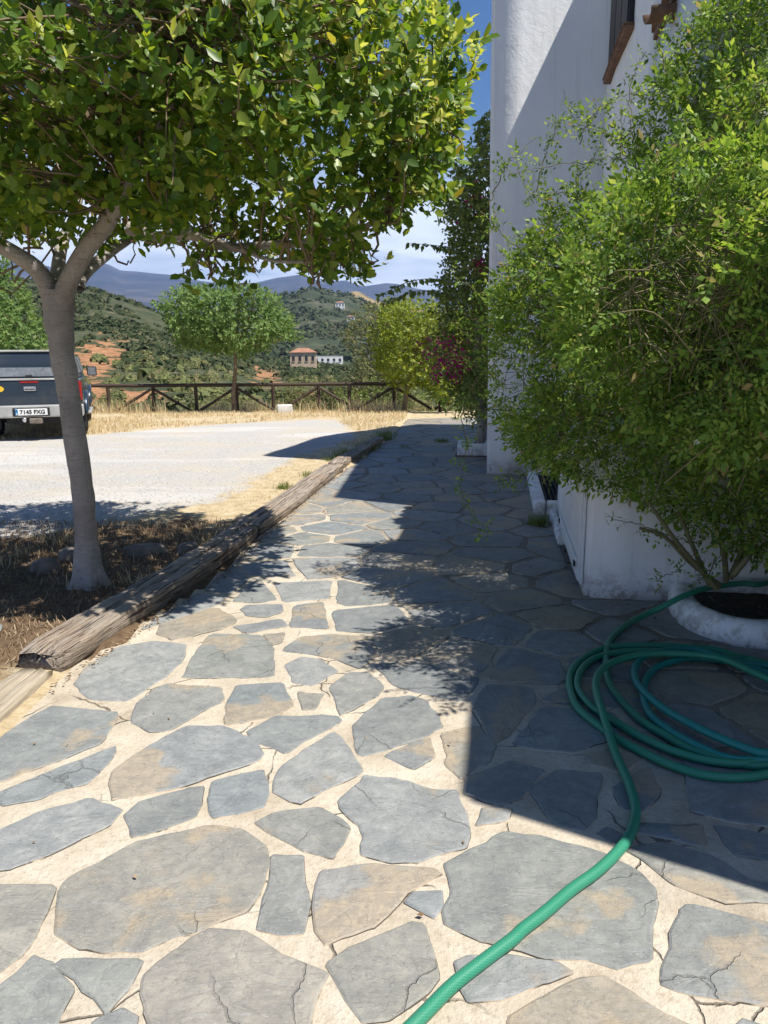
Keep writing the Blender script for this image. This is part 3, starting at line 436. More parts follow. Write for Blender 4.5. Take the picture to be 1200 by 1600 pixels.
def clip_half(poly, p, nrm):
    out = []
    for k in range(len(poly)):
        a = poly[k - 1]; b = poly[k]; da = (a - p) @ nrm; db = (b - p) @ nrm
        if da <= 0: out.append(a) if False else None
        if (da <= 0) != (db <= 0): out.append(a + (b - a) * (da / (da - db)))
        if db <= 0: out.append(b)
    return out
def chaikin(P, t=.22):
    P = np.asarray(P); Q = np.roll(P, -1, 0); return np.stack([P * (1 - t) + Q * t, P * t + Q * (1 - t)], 1).reshape(-1, 2)
def rough_outline(P, step, amp, seed):
    P = chaikin(P, .075); out = []
    for k in range(len(P)):
        a = P[k]; b = P[(k + 1) % len(P)]; n = max(1, int(np.linalg.norm(b - a) / step))
        for s in range(n): out.append(a + (b - a) * s / n)
    out = np.array(out); p3 = np.stack([out[:, 0], out[:, 1], out[:, 0] * 0 + seed * .37], 1)
    out = out + amp * np.stack([vnoise(p3, 17, 1) + vnoise(p3, 45, 5) * .6 - .8, vnoise(p3, 17, 2) + vnoise(p3, 45, 6) * .6 - .8], 1) * 1.6
    return out
def stone_mesh(outline, zt, seed):
    P = outline; n = len(P); c = P.mean(0); d = c - P; L = np.linalg.norm(d, axis=1)[:, None] + 1e-6
    tilt = (RNG.random(2) - .5) * .008
    inner = P + d / L * np.minimum(.007, L * .2); mid = P + d / L * np.minimum(.055, L * .45); foot = P - d / L * (.002 + .004 * RNG.random((n, 1)))
    def Z(Q, b): return b + (Q - c) @ tilt
    V = np.vstack([np.c_[foot, np.full(n, -.004)], np.c_[P, Z(P, zt - .003)], np.c_[inner, Z(inner, zt)], np.c_[mid, Z(mid, zt) + .0022 * (RNG.random(n) - .35)], [[*c, zt + .001]]])
    k = np.arange(n); k2 = (k + 1) % n; F = []; mi = []
    for r in range(3):
        for a, b in zip(k, k2): F.append((r * n + a, r * n + b, (r + 1) * n + b, (r + 1) * n + a)); mi.append(1 if r == 0 else 0)
    for a, b in zip(k, k2): F.append((3 * n + a, 3 * n + b, 4 * n)); mi.append(0)
    return V, F, mi
stones = []
for s in STONES:
    P = np.array(s)
    if (P[:, 0] * np.roll(P[:, 1], -1) - P[:, 1] * np.roll(P[:, 0], -1)).sum() < 0: P = P[::-1]
    dd_ = P - P.mean(0); P = P + dd_ / np.linalg.norm(dd_, axis=1)[:, None] * .0105
    stones.append(P)
sites = []
tries = 0
while tries < 26000:
    tries += 1
    y = RNG.random() ** .8 * 17.8 + .4; x = RNG.uniform(-1.7, 3.3)
    r = .27 + .016 * y
    if not in_poly(np.array([x]), np.array([y]), PATH)[0]: continue
    if any((x - a) ** 2 + (y - b) ** 2 < r * r for a, b in sites): continue
    ok = True
    for P in stones:
        if abs(P[:, 0].mean() - x) > 1.2 or abs(P[:, 1].mean() - y) > 1.2: continue
        if in_poly(np.array([x]), np.array([y]), P)[0] or dist_poly(np.array([x]), np.array([y]), P)[0][0] < .10: ok = False; break
    if ok: sites.append((x, y))
S_ = np.array(sites); cells = []
for k, s in enumerate(S_):
    c = [s + np.array(d) * .75 for d in ((-1, -1), (1, -1), (1, 1), (-1, 1))]
    for o in S_:
        d = o - s; L = np.hypot(*d)
        if 0 < L < 1.4: c = clip_half(c, s + d * .5 * (1 - .032 / L), d / L)
        if len(c) < 3: break
    for P in stones:
        if len(c) < 3 or abs(P[:, 0].mean() - s[0]) > 1.4 or abs(P[:, 1].mean() - s[1]) > 1.4: continue
        _, nr = dist_poly(s[:1], s[1:], P); d = nr[0] - s; L = np.hypot(*d) + 1e-6
        c = clip_half(c, s + d * (1 - .035 / L), d / L)
    if len(c) < 3: continue
    C = np.array(c); ar = abs((C[:, 0] * np.roll(C[:, 1], -1) - C[:, 1] * np.roll(C[:, 0], -1)).sum()) / 2
    C = C + (C.mean(0) - C) * .0105
    ins = in_poly(C[:, 0], C[:, 1], PATH)
    if not ins.all():
        if ins.sum() < 2: continue
        dd, nr = dist_poly(C[:, 0], C[:, 1], PATH); C[~ins] = nr[~ins]
        C = C + (C.mean(0) - C) * .06
    if ar < .008: continue
    cells.append(C)
cells.sort(key=lambda c: np.hypot(*c.mean(0)))
allst = [(P, True) for P in stones] + [(P, False) for P in cells]
farV, farF, farM, off = [], [], [], 0
for k, (P, dig) in enumerate(allst):
    dist = P[:, 1].mean(); near = dist < 4.5
    out = rough_outline(P, .038 if near else .11, .011 if near else .013, k)
    V, F, mi = stone_mesh(out, .0045 + .0025 * RNG.random(), k)
    if k < 295:
        c = V.mean(0) * [1, 1, 0]; me = bpy.data.meshes.new('stone'); me.from_pydata([tuple(p) for p in V - c], [], F); me.update()
        me.materials.append(M['slate']); me.materials.append(M['joint']); me.polygons.foreach_set('material_index', mi)
        o = bpy.data.objects.new('stone', me); COL.objects.link(o); o.parent = path; o.location = c
    else:
        farV.append(V); farF += [tuple(a + off for a in f) for f in F]; farM += mi; off += len(V)
if farV:
    o = pyobj('stone', np.vstack(farV), farF, [M['slate'], M['joint']], path); o.data.polygons.foreach_set('material_index', farM); o['kind'] = 'stuff'
print('stones', len(allst))

# ---------------------------------------------------------------- house (local axes: x across the front, y along the facade)
HZ = -math.atan2(.155, .988)
def hxy(v, u): return np.array([.988 * v + .155 * u, -.155 * v + .988 * u])
house = empty('house', (0, 0, 0), HZ)
tag(house, 'whitewashed two storey village house along the right side of the stone path', 'house')
def wall_prism(name, prof, v0, v1, lean=0.0, parent=house, mat=None, div=.35):
    """prof: (u,z) outline, extruded from v0 to v1; long faces cut into a grid and made slightly uneven like hand plaster."""
    bm = bmesh.new(); a = [bm.verts.new((v0 + lean * z, u, z)) for u, z in prof]; b = [bm.verts.new((v1, u, z)) for u, z in prof]; n = len(prof)
    bm.faces.new(a[::-1]); bm.faces.new(b)
    for k in range(n): bm.faces.new((a[k], a[(k + 1) % n], b[(k + 1) % n], b[k]))
    bmesh.ops.bevel(bm, geom=[e for e in bm.edges], offset=.035, segments=3, affect='EDGES')
    for ax in range(3):
        cs = [v.co[ax] for v in bm.verts]; lo, hi = min(cs), max(cs); k = int((hi - lo) / div)
        for t in range(1, k):
            pn = [0, 0, 0]; pn[ax] = 1; pc = [0, 0, 0]; pc[ax] = lo + (hi - lo) * t / k
            bmesh.ops.bisect_plane(bm, geom=bm.verts[:] + bm.edges[:] + bm.faces[:], plane_co=pc, plane_no=pn)
    bm.normal_update(); P = np.array([v.co for v in bm.verts]); d = fbm(P, .9, 3, 4) * .022
    for v, k in zip(bm.verts, d): v.co += v.normal * k
    return bmobj(name, bm, mat or M['white'], parent, True)
wing = wall_prism('wall', [(9.39, -.05), (9.39, 6.67), (12.2, 6.2), (15.6, 3.3), (15.6, -.05)], -.147, 3.6, -.013)
for v in wing.data.vertices: v.co.y += max(0, v.co.x + .147) * .175 * max(0, min(1, (12.2 - v.co.y) / 2.7))
wall_prism('wall', [(6.5, .6), (6.5, 5.72), (9.8, 6.35), (9.8, .6)], 1.1, 3.6)
wall_prism('wall', [(4.94, .6), (4.94, 3.86), (6.49, 3.86), (6.49, .6)], 1.1, 3.6)
wall_prism('wall', [(1.57, -.05), (1.57, 3.74), (3.0, 3.74), (3.0, -.05)], 1.75, 4.2)
wall_prism('wall', [(2.55, -.05), (2.55, 4.96), (4.93, 4.96), (4.93, -.05)], 2.6, 4.27)
bm = bmesh.new()
lo = [bm.verts.new(p) for p in ((.64, 4.94, 3.80), (1.73, 4.44, 3.80), (1.73, 4.91, 3.80), (1.14, 4.97, 3.80))]
hi = [bm.verts.new(v.co + Vector((0, 0, .09))) for v in lo]
bm.faces.new(lo[::-1]); bm.faces.new(hi)
for k in range(4): bm.faces.new((lo[k], lo[(k + 1) % 4], hi[(k + 1) % 4], hi[k]))
bmobj('roof_slab', bm, M['clay'], house)
# verge of clay tiles on the lower roof, tilted hollow tiles
def half_tile(L, r, n=7, th=.014):
    v = []; f = []
    for s in (0, L):
        rr = r * (1 - .18 * s / L)
        for q in (rr, rr - th):
            for k in range(n): a = math.pi * k / (n - 1); v.append((s, q * math.cos(a), q * math.sin(a)))
    for k in range(n - 1):
        f += [(k, k + 1, 2 * n + k + 1, 2 * n + k), (n + k, 3 * n + k, 3 * n + k + 1, n + k + 1), (k, n + k, n + k + 1, k + 1), (2 * n + k, 2 * n + k + 1, 3 * n + k + 1, 3 * n + k)]
    f += [(0, 2 * n, 3 * n, n), (n - 1, 2 * n - 1, 4 * n - 1, 3 * n - 1)]
    return v, f
tv, tf = half_tile(.36, .085)
t0 = pyobj('roof_tile', tv, tf, M['clay'], house, True)
for k in range(5):
    t = t0 if k == 0 else t0.copy()
    if k: COL.objects.link(t)
    t.location = (1.06, 6.42 - .17 * k, 3.885); t.rotation_euler = (0, math.radians(-6), 0)
sp_ = pyobj('spout_tile', *half_tile(.55, .10), M['clay'], house, True)
sp_.location = (1.45, 5.95, 3.83); sp_.rotation_euler = (math.pi, math.radians(5), math.radians(180 + 12))
strip = box('verge_board', (1.085, 6.0, 3.845), (.03, .95, .04), M['clay'], house)
win = box('window', (1.085, 8.44, 5.02), (.05, 1.36, 1.18), M['shutter'], house, bev=.004); 
for k in range(3): box('shutter_panel', (1.056, 8.0 + .44 * k, 5.02), (.014, .40, 1.10), M['shutter'], win, bev=.004)
sill = box('sill', (1.07, 8.44, 4.40), (.11, 1.46, .035), M['clay'], win, bev=.012)
for k in range(6): box('sill_tile', (1.066, 7.83 + .245 * k, 4.43), (.12, .225, .018), M['clay'], sill, Matrix.Rotation(.06, 3, 'Y'), bev=.006)

lw = empty('low_wall', (0, 0, 0), HZ); tag(lw, 'low white wall with peeling base under the hanging shrub', 'wall')
wall_prism('wall_body', [(4.57, -.05), (4.57, .97), (6.98, .97), (6.98, -.05)], .55, 2.6, 0, lw, div=.25)
hatch = box('hatch', (.535, 5.30, .47), (.02, 1.36, .80), M['whitepaint'], lw, bev=.004)
for k in range(9): box('plank', (.518, 4.70 + .15 * k, .47), (.016, .138, .76), M['whitepaint'], hatch, bev=.004)
for z in (.2, .74): box('crossbar', (.502, 5.30, z), (.018, 1.3, .07), M['whitepaint'], hatch, bev=.004)
for z in (.2, .74):
    for u in (4.66, 5.9): box('hinge', (.49, u, z), (.012, .05, .035), M['iron'], hatch, bev=.003)
box('plinth', (.515, 6.42, .03), (.06, 1.05, .10), M['white'], lw, bev=.02, seg=2, smooth=True)

well = empty('light_well', (0, 0, 0), HZ); tag(well, 'grated light well with white painted kerb beside the house wall', 'light well')
for c, s in (((.40, 8.05, .05), (.11, 2.05, .16)), ((.78, 7.08, .05), (.64, .11, .16)), ((.78, 9.03, .05), (.64, .11, .16))): box('kerb', c, s, M['white'], well, bev=.022, seg=2, smooth=True)
box('pit_shade_sheet', (.80, 8.05, .006), (.72, 1.84, .02), M['shutter'], well)  # thin black sheet; the shade below the grate is put into its colour
a = bmesh.new()
for k in range(14): add_box(a, (.48 + .045 * k, 8.05, .085), (.008, 1.82, .02))
for k in range(30): add_box(a, (.78, 7.17 + .06 * k, .082), (.66, .008, .012))
tag(bmobj('grate', a, M['iron'], well), kind='stuff')
tag(box('stone', (.70, 7.35, .125), (.22, .16, .06), M['rock'], None, Matrix.Rotation(.4, 3, 'Z'), bev=.02, seg=2, smooth=True), 'flat grey stone lying on the grate of the light well', 'stone')
o = bpy.data.objects['stone'] if False else [x for x in SC.objects if x.get('label', '').startswith('flat grey stone lying')][0]
p = hxy(0, 0); o.rotation_euler = (0, 0, HZ); o.name = 'loose_stone'

# planter: white curved kerb against the wall with soil
def sweep(name, pts, section, mat, parent=None, seed=0, wob=.0):
    P = np.asarray(pts, float); T = np.gradient(P, axis=0); T /= np.linalg.norm(T, axis=1)[:, None]; N = np.stack([-T[:, 1], T[:, 0]], 1)
    S = np.asarray(section); n = len(S); V = []
    for i in range(len(P)):
        for a, z in S: V.append((P[i, 0] + N[i, 0] * a, P[i, 1] + N[i, 1] * a, z))
    V = np.array(V); V += wob * np.stack([fbm(V, 6, 3, seed), fbm(V, 6, 3, seed + 5), fbm(V, 5, 3, seed + 9)], 1)
    k = np.arange(n); F = [tuple(x) for i in range(len(P) - 1) for x in np.stack([i * n + k, i * n + (k + 1) % n, (i + 1) * n + (k + 1) % n, (i + 1) * n + k], 1)]
    F += [tuple(range(n))[::-1], tuple(range((len(P) - 1) * n, len(P) * n))]
    return pyobj(name, V, F, mat, parent, True)
pl = empty('curved_planter', (2.25, 4.0, 0)); tag(pl, 'curved white plastered planter kerb with dark soil against the low wall', 'planter')
rim = spline([(1.86, 4.42), (1.77, 4.18), (1.74, 3.93), (1.80, 3.77), (1.92, 3.68), (2.10, 3.65), (2.35, 3.68), (2.62, 3.80), (2.80, 4.02), (2.86, 4.3)], 8)
sec = [(-.078, -.02), (-.072, .075), (-.055, .112), (-.02, .13), (.02, .13), (.05, .112), (.062, .075), (.066, -.02)]
o = sweep('kerb', rim - np.array([2.25, 4.0]), sec, M['white'], pl, 3, .012)
gx2, gy2 = np.meshgrid(np.linspace(1.7, 2.95, 26), np.linspace(3.6, 4.5, 20)); x2 = gx2.ravel(); y2 = gy2.ravel(); ins = in_poly(x2, y2, np.vstack([rim, [(2.86, 4.5), (1.86, 4.5)]]))
q = np.array([(i * 26 + j, i * 26 + j + 1, i * 26 + 27 + j, i * 26 + 26 + j) for i in range(19) for j in range(25)]); q = q[ins[q].any(1)]
link('soil', fast_mesh('soil', np.stack([x2 - 2.25, y2 - 4.0, .075 + .03 * fbm(xyz(x2, y2), 6, 3, 1)], 1), [q]), M['soil'], pl, True)

# garden hose: one continuous coil
def hose_material(name, a, b):
    m = Mat(name, .42, .45); uv = m.node('ShaderNodeUVMap'); w = m.node('ShaderNodeTexWave', wave_type='BANDS', bands_direction='DIAGONAL'); w.inputs['Scale'].default_value = 1.0
    mp = m.scaled((1, 1, 1), uv.outputs[0]); m.lk(mp, w.inputs['Vector']); w2 = m.node('ShaderNodeTexWave', wave_type='BANDS', bands_direction='DIAGONAL'); w2.inputs['Scale'].default_value = 1.0
    m.lk(m.scaled((-1, 1, 1), uv.outputs[0]), w2.inputs['Vector'])
    k = m.math('MAXIMUM', m.rng(w.outputs['Fac'], .75, .95), m.rng(w2.outputs['Fac'], .75, .95))
    c = m.mix(m.math('MULTIPLY', k, .22), a, b); c = m.mix(m.rng(m.noise(6, 5, .6, m.pos()), .55, .8, 0, .35), c, (.13, .20, .15)); m.color(c); return m.m
M['hose'] = hose_material('green_braided_hose', (.022, .20, .115), (.12, .42, .28)); M['hose2'] = hose_material('teal_hose', (.012, .19, .165), (.05, .36, .31))
def arc(p, q, bulge, n=7):
    p = np.array(p); q = np.array(q); m_ = (p + q) / 2; d = p - m_; out = []
    for t in np.linspace(0, math.pi, n + 2)[1:-1]: out.append(m_ + d * math.cos(t) + np.array([bulge, 0]) * math.sin(t))
    return [tuple(x) for x in out]
def zs(P, z): return [(x, y, z) for x, y in P]
hA = [(*p, z) for p, z in zip(HOSE_A, [.17, .17, .17, .165, .11, .045, .024] + [.022] * 40)]
hA = [(2.9, 4.62, .17)] + hA
c_ = hA + zs(arc(HOSE_A[-1], HOSE_B[0], .28), .024) + zs(HOSE_B, .022) + zs(arc(HOSE_B[-1], HOSE_C[0], .22), .024) + zs(HOSE_C, .026) + zs(arc(HOSE_C[-1], HOSE_E[0], .16), .03)
e_ = zs(HOSE_E, .03) + zs(arc(HOSE_E[-1], HOSE_F[0], .13), .04) + zs(HOSE_F, .052)
d_ = zs(arc(HOSE_F[-1], HOSE_D[0], .2), .05) + [(x, y, .022 + .045 * max(0, min(1, (y - 2.55) / .25))) for x, y in HOSE_D] + [(HOSE_D[-1][0] + k * (HOSE_D[-1][0] - HOSE_D[-2][0]), HOSE_D[-1][1] + k * (HOSE_D[-1][1] - HOSE_D[-2][1]), .022) for k in (1, 2, 4, 7)]
full = spline(c_ + e_ + d_, 5); full[:, 2] = np.convolve(np.pad(full[:, 2], 4, 'edge'), np.ones(9) / 9, 'valid')
V, F = tube_arrays(full, .0168, 12); me = fast_mesh('garden_hose', V, [F]); hose = link('garden_hose', me, [M['hose'], M['hose2']], None, True)
L = np.concatenate([[0], np.cumsum(np.linalg.norm(np.diff(full, axis=0), axis=1))]); uvl = me.uv_layers.new(name='UVMap'); nse = 12
uvv = np.zeros((len(me.loops), 2), np.float32); vi = np.zeros(len(me.loops), np.int32); me.loops.foreach_get('vertex_index', vi)
ringi = vi // nse; k = vi % nse; face = np.repeat(np.arange(len(F)), 4); fs = face % nse
kk = np.where((k == 0) & (fs == nse - 1), nse, k); uvv[:, 0] = kk / nse * 9; uvv[:, 1] = L[ringi] / .0168 * .9
uvl.data.foreach_set('uv', uvv.ravel())
s0, s1 = len(c_) * 5, (len(c_) + len(e_)) * 5; mi = np.zeros(len(F), np.int32); rr = np.arange(len(F)) // nse; mi[(rr >= s0) & (rr < s1)] = 1
me.polygons.foreach_set('material_index', mi)
tag(hose, 'green garden hose coiled on the paving with its end snaking into the sun', 'hose')

# ---------------------------------------------------------------- sleepers beside the path
def sleeper(p0, p1, w, h, label, mat, seed, notch=.02, z0=-.03):
    p0 = np.array(p0); p1 = np.array(p1); L = np.hypot(*(p1 - p0)); n = int(L / .07); th = math.atan2(*(p1 - p0)[::-1])
    sec = [(-.5, 0), (-.5, .86), (-.485, .96), (-.44, 1.0), (-.1, .99), (-.03, .97), (0, .93), (.04, .975), (.12, 1.0), (.44, 1.0), (.485, .96), (.5, .86), (.5, .4), (.49, 0)]
    V = []; ns = len(sec); rng = np.random.default_rng(seed)
    for i in range(n + 1):
        x = L * i / n; e = min(i, n - i); k = 1 - (.10 if e == 0 else .025 if e == 1 else 0)
        wob = .012 * math.sin(x * 2.1 + seed) + .02 * (vnoise(np.array([[x, seed, 0]]), 1.3, seed)[0] - .5)
        nt = notch * (.2 + 2.0 * vnoise(np.array([[x, 0, 0]]), .9, seed + 3)[0])
        for a, b in sec: V.append((x - L / 2, (a * w * k) + wob, z0 + (h - z0) * b * (1 if b < .5 else k) - (nt if a == 0 else 0)))
    V = np.array(V); V += .0095 * np.stack([fbm(V, 9, 3, seed), fbm(V * [.3, 1, 1], 14, 3, seed + 2), fbm(V * [.35, 1, 1], 16, 3, seed + 4)], 1)
    V[:, 2] += .018 * fbm(V * [1, 0, 0], 1.6, 2, seed + 7)
    for e in (0, n):
        s = slice(e * ns, (e + 1) * ns); V[s, 0] += .05 * (rng.random(ns) - .5)
    k = np.arange(ns); F = [tuple(q) for i in range(n) for q in np.stack([i * ns + k, i * ns + (k + 1) % ns, (i + 1) * ns + (k + 1) % ns, (i + 1) * ns + k], 1)]
    F += [tuple(range(ns))[::-1], tuple(range(n * ns, (n + 1) * ns))]
    o = pyobj('timber_sleeper', V, F, mat, None, True); o.location = (*((p0 + p1) / 2), 0); o.rotation_euler = (0, 0, th)
    return tag(o, label, 'sleeper', 'old timber sleepers edging the path')
sleeper((-1.66, 3.30), (-1.80, .9), .18, .045, 'pale flat sleeper sunk beside the path at the photo edge', M['wood2'], 5, .012)
sleeper((-1.665, 3.36), (-1.16, 6.05), .25, .108, 'thick grey cracked sleeper with its near end in sun beside the tree', M['wood'], 1, .022)
sleeper((-1.16, 6.15), (-.65, 9.72), .25, .095, 'long brown split sleeper in the middle of the path edge', M['wood'], 2, .02)
sleeper((-.64, 9.86), (-.08, 13.0), .21, .10, 'farthest sleeper among weeds in the house shadow', M['wood'], 8, .015)

def rock(name, c, s, seed, mat, label=None, cat='rock', group=None):
    bm = bmesh.new(); bmesh.ops.create_icosphere(bm, subdivisions=2, radius=1.0)
    P = np.array([v.co for v in bm.verts]); d = 1 + .28 * fbm(P, 1.1, 2, seed) + .12 * fbm(P, 3, 2, seed + 3)
    for v, k in zip(bm.verts, d): v.co = Vector((v.co.x * k * s[0], v.co.y * k * s[1], max(-.6, min(.72, v.co.z * k)) * s[2]))
    o = bmobj(name, bm, mat); o.location = c; o.rotation_euler = (0, 0, seed * 1.3)
    return tag(o, label, cat, group)
G = 'field stones ringing the tree'
for k, (c, s, lb) in enumerate([((-2.62, 4.62, .05), (.14, .11, .11), 'pale rounded stone left of the trunk by the photo edge'), ((-2.38, 5.0, .04), (.10, .09, .10), 'grey upright stone just left of the tree trunk'),
        ((-2.33, 5.3, .05), (.12, .08, .085), 'brown blocky stone behind the tree trunk on its left'), ((-1.82, 5.45, .04), (.17, .09, .085), 'long flat brown stone behind the trunk on its right'),
        ((-1.52, 5.55, .03), (.13, .08, .07), 'small sunlit tan stone between the trunk and the sleeper'), ((-2.28, 3.86, .015), (.17, .14, .05), 'flat bluish slab lying in the soil in front of the tree'), ((-2.62, 4.05, .01), (.13, .11, .045), 'small dark slab at the photo edge in front of the tree')]):
    rock('field_stone', c, s, k + 2, M['slate'] if k in (5, 6) else M['rock'], lb, 'rock', G)
b_ = box('concrete_block', (-2.6, 19.6, .11), (.40, .26, .25), M['block'], None, Matrix.Rotation(.2, 3, 'Z'), bev=.03, seg=2, smooth=True); tag(b_, 'small pale concrete block in the dry grass before the fence', 'block')

# ---------------------------------------------------------------- fence
fence = empty('rail_fence', (-3, 20.6, 0)); tag(fence, 'rustic dark wooden rail fence with slanting braces at the edge of the lot', 'fence')
FA, FB = np.array([-9.4, 20.25]), np.array([2.6, 21.1])
def fpt(x): t = (x - FA[0]) / (FB[0] - FA[0]); return np.array([x, FA[1] + (FB[1] - FA[1]) * t])
def pole(name, a, b, r, n=8):
    a = np.array(a); b = np.array(b); P = np.stack([a + (b - a) * t for t in np.linspace(0, 1, 6)]); P[1:-1] += .012 * (RNG.random((4, 3)) - .5)
    c = a * [1, 1, 1]; A = Acc(); A.tube(P - np.array([-3, 20.6, 0]), r * (1 + .1 * (RNG.random(6) - .5)), n); return A.build(name, M['darkwood'], fence)
RZ = .71
rx = [-9.4, -6.9, -3.0, .35, 2.6]
for k in range(4): pole('rail', (*fpt(rx[k]), RZ + .01 * RNG.random()), (*fpt(rx[k + 1]), RZ + .01 * RNG.random()), .048)
for x in (-8.7, -7.5, -6.3, -5.15, -4.05, -3.05, -1.8, -.95, .3, 1.6, 2.5): pole('post', (*fpt(x), -.25), (*fpt(x), RZ - .02), .05)
for x in (-8.7, -6.3, -4.05, -1.8, .3, 2.5):
    for s in (-1, 1):
        if x + s * 1.05 > 2.7: continue
        q = fpt(x + s * 1.05); p = fpt(x + s * .05); pole('brace', (p[0], p[1] - .06, RZ - .10), (q[0], q[1] - .06, .0), .038)

# ---------------------------------------------------------------- pickup truck, seen from behind
tk = empty('pickup_truck', (-6.30, 13.35, .015), math.radians(20)); tag(tk, 'dark blue pickup with hard top parked nose to the fence behind the tree', 'pickup truck')
m = Mat('blue_paint', .28, .5); m.b.inputs['Coat Weight'].default_value = .6; m.b.inputs['Metallic'].default_value = .25
m.color(m.mix(m.rng(m.noise(3, 5, .6), .5, .8, 0, .5), (.022, .038, .06), (.10, .10, .09))); M['paint'] = m.m
M['glass'] = plain('sky_toned_glass', (.17, .185, .20), .2, var=.25, scale=14, spec=.8); M['silver'] = plain('dusty_silver', (.42, .42, .40), .4, metal=.35, var=.15)  # glass base lightened: the sky's reflection is painted into its colour
M['rubber'] = plain('rubber', (.025, .025, .025), .85); M['redlens'] = plain('red_lens', (.30, .015, .012), .25); M['yellow'] = plain('yellow_sticker', (.80, .50, .03), .5); M['black'] = plain('black_plastic', (.018, .018, .02), .6)
M['platewhite'] = plain('plate_white', (.75, .76, .74), .4, var=.05); M['plateblue'] = plain('plate_blue', (.02, .16, .35), .4); M['chrome'] = plain('chrome', (.7, .7, .7), .2, metal=.9)
def loft(name, secs, mat, parent, smooth=False):
    """secs: list of (y, [(x,z)...] right half from bottom to top) mirrored."""
    V = []; n = len(secs[0][1]) * 2; F = []
    for y, h in secs:
        V += [(x, y, z) for x, z in h] + [(-x, y, z) for x, z in h[::-1]]
    for i in range(len(secs) - 1):
        for k in range(n): F.append((i * n + k, i * n + (k + 1) % n, (i + 1) * n + (k + 1) % n, (i + 1) * n + k))
    F += [tuple(range(n)), tuple(range((len(secs) - 1) * n, len(secs) * n))[::-1]]
    o = pyobj(name, V, F, mat, parent, smooth); bm = bmesh.new(); bm.from_mesh(o.data); bmesh.ops.recalc_face_normals(bm, faces=bm.faces); bm.to_mesh(o.data); bm.free()
    mo = o.modifiers.new('bevel', 'BEVEL'); mo.width = .02; mo.segments = 2; mo.limit_method = 'ANGLE'; mo.angle_limit = .5
    return o
hb = lambda w, z0, z1: [(w - .06, z0), (w, z0 + .10), (w + .01, (z0 + z1) / 2), (w - .015, z1)]
loft('body', [(.03, hb(.84, .52, 1.08)), (.25, hb(.86, .50, 1.09)), (1.0, hb(.87, .46, 1.09)), (3.6, hb(.87, .42, 1.07)), (4.6, hb(.84, .42, 1.0)), (4.95, hb(.74, .44, .88))], M['paint'], tk)
ub = lambda w0, w1, z1: [(w0, 1.06), (w0 - .01, 1.12), (w1, z1 - .05), (w1 - .06, z1)]
loft('hard_top', [(.07, ub(.81, .66, 1.54)), (.16, ub(.82, .68, 1.585)), (1.75, ub(.83, .69, 1.60))], M['paint'], tk)
loft('cab', [(1.79, ub(.84, .69, 1.60)), (2.9, ub(.84, .68, 1.60)), (3.65, [(.84, 1.04), (.82, 1.06), (.74, 1.10), (.7, 1.13)])], M['paint'], tk)
box('tailgate', (0, .012, .845), (1.52, .05, .44), M['paint'], tk, bev=.015, seg=2)
box('top_strip', (0, .005, 1.092), (1.56, .06, .035), M['silver'], tk, bev=.008)
box('rear_window', (0, .085, 1.315), (1.30, .025, .37), M['glass'], tk, Matrix.Rotation(math.radians(-8), 3, 'X'), bev=.01)
box('window_handle', (0, .04, 1.15), (.11, .035, .035), M['black'], tk, bev=.006)
box('roof_edge', (0, .10, 1.585), (1.22, .10, .035), M['silver'], tk, bev=.01)
for s in (-1, 1):
    box('side_window', (s * .775, .95, 1.33), (.02, 1.25, .30), M['glass'], tk, Matrix.Rotation(s * math.radians(-17), 3, 'Y'), bev=.008)
    box('cab_window', (s * .782, 2.45, 1.33), (.02, 1.05, .30), M['glass'], tk, Matrix.Rotation(s * math.radians(-17), 3, 'Y'), bev=.008)
    box('tail_light', (s * .80, .03, .88), (.11, .06, .34), M['redlens'], tk, bev=.015)
    mr = box('mirror', (s * .99, 3.15, 1.17), (.20, .10, .20), M['black'], tk, bev=.03, seg=2); box('mirror_glass', (s * .99, 3.095, 1.17), (.16, .006, .16), M['glass'], mr)
    box('door_handle', (s * .885, 2.0, .93), (.03, .16, .03), M['chrome'], tk, bev=.006)
    box('mudflap', (s * .74, .72, .32), (.26, .015, .32), M['black'], tk)
    box('side_step', (s * .88, 2.35, .37), (.14, 1.5, .05), M['silver'], tk, bev=.015)
    for y in (1.08, 4.0):
        A = Acc(); P = [(s * .62 + s * t, 0, 0) for t in (0, .03, .11, .19, .24, .26)]; rr = [.24, .33, .345, .345, .33, .24]
        V, F = tube_arrays(P, rr, 22); A.add(V + np.array([0, y, .345]), F); ty = A.build('tyre', M['rubber'], tk)
        B = Acc(); V, F = tube_arrays([(s * .80, 0, 0), (s * .84, 0, 0), (s * .868, 0, 0)], [.235, .23, .05], 16); B.add(V + np.array([0, y, .345]), F); B.build('rim', M['silver'], ty)
        an = np.linspace(math.radians(8), math.radians(172), 14); A = Acc(); A.tube([(s * .885, y + .42 * math.cos(t), .38 + .42 * math.sin(t)) for t in an], .045, 6); A.build('wheel_arch', M['paint'], tk)
bp = loft('bumper', [(-.13, [(.78, .44), (.80, .47), (.80, .60), (.77, .63)]), (-.10, [(.85, .42), (.87, .46), (.87, .62), (.85, .64)]), (.04, [(.85, .44), (.87, .46), (.87, .62), (.85, .64)])], M['silver'], tk)
box('plate_recess', (0, -.135, .525), (.60, .02, .15), M['black'], tk, bev=.004)
plate = box('number_plate', (0, -.150, .525), (.52, .012, .115), M['platewhite'], tk, bev=.003)
box('plate_band', (-.237, -.1575, .525), (.042, .004, .109), M['plateblue'], plate)
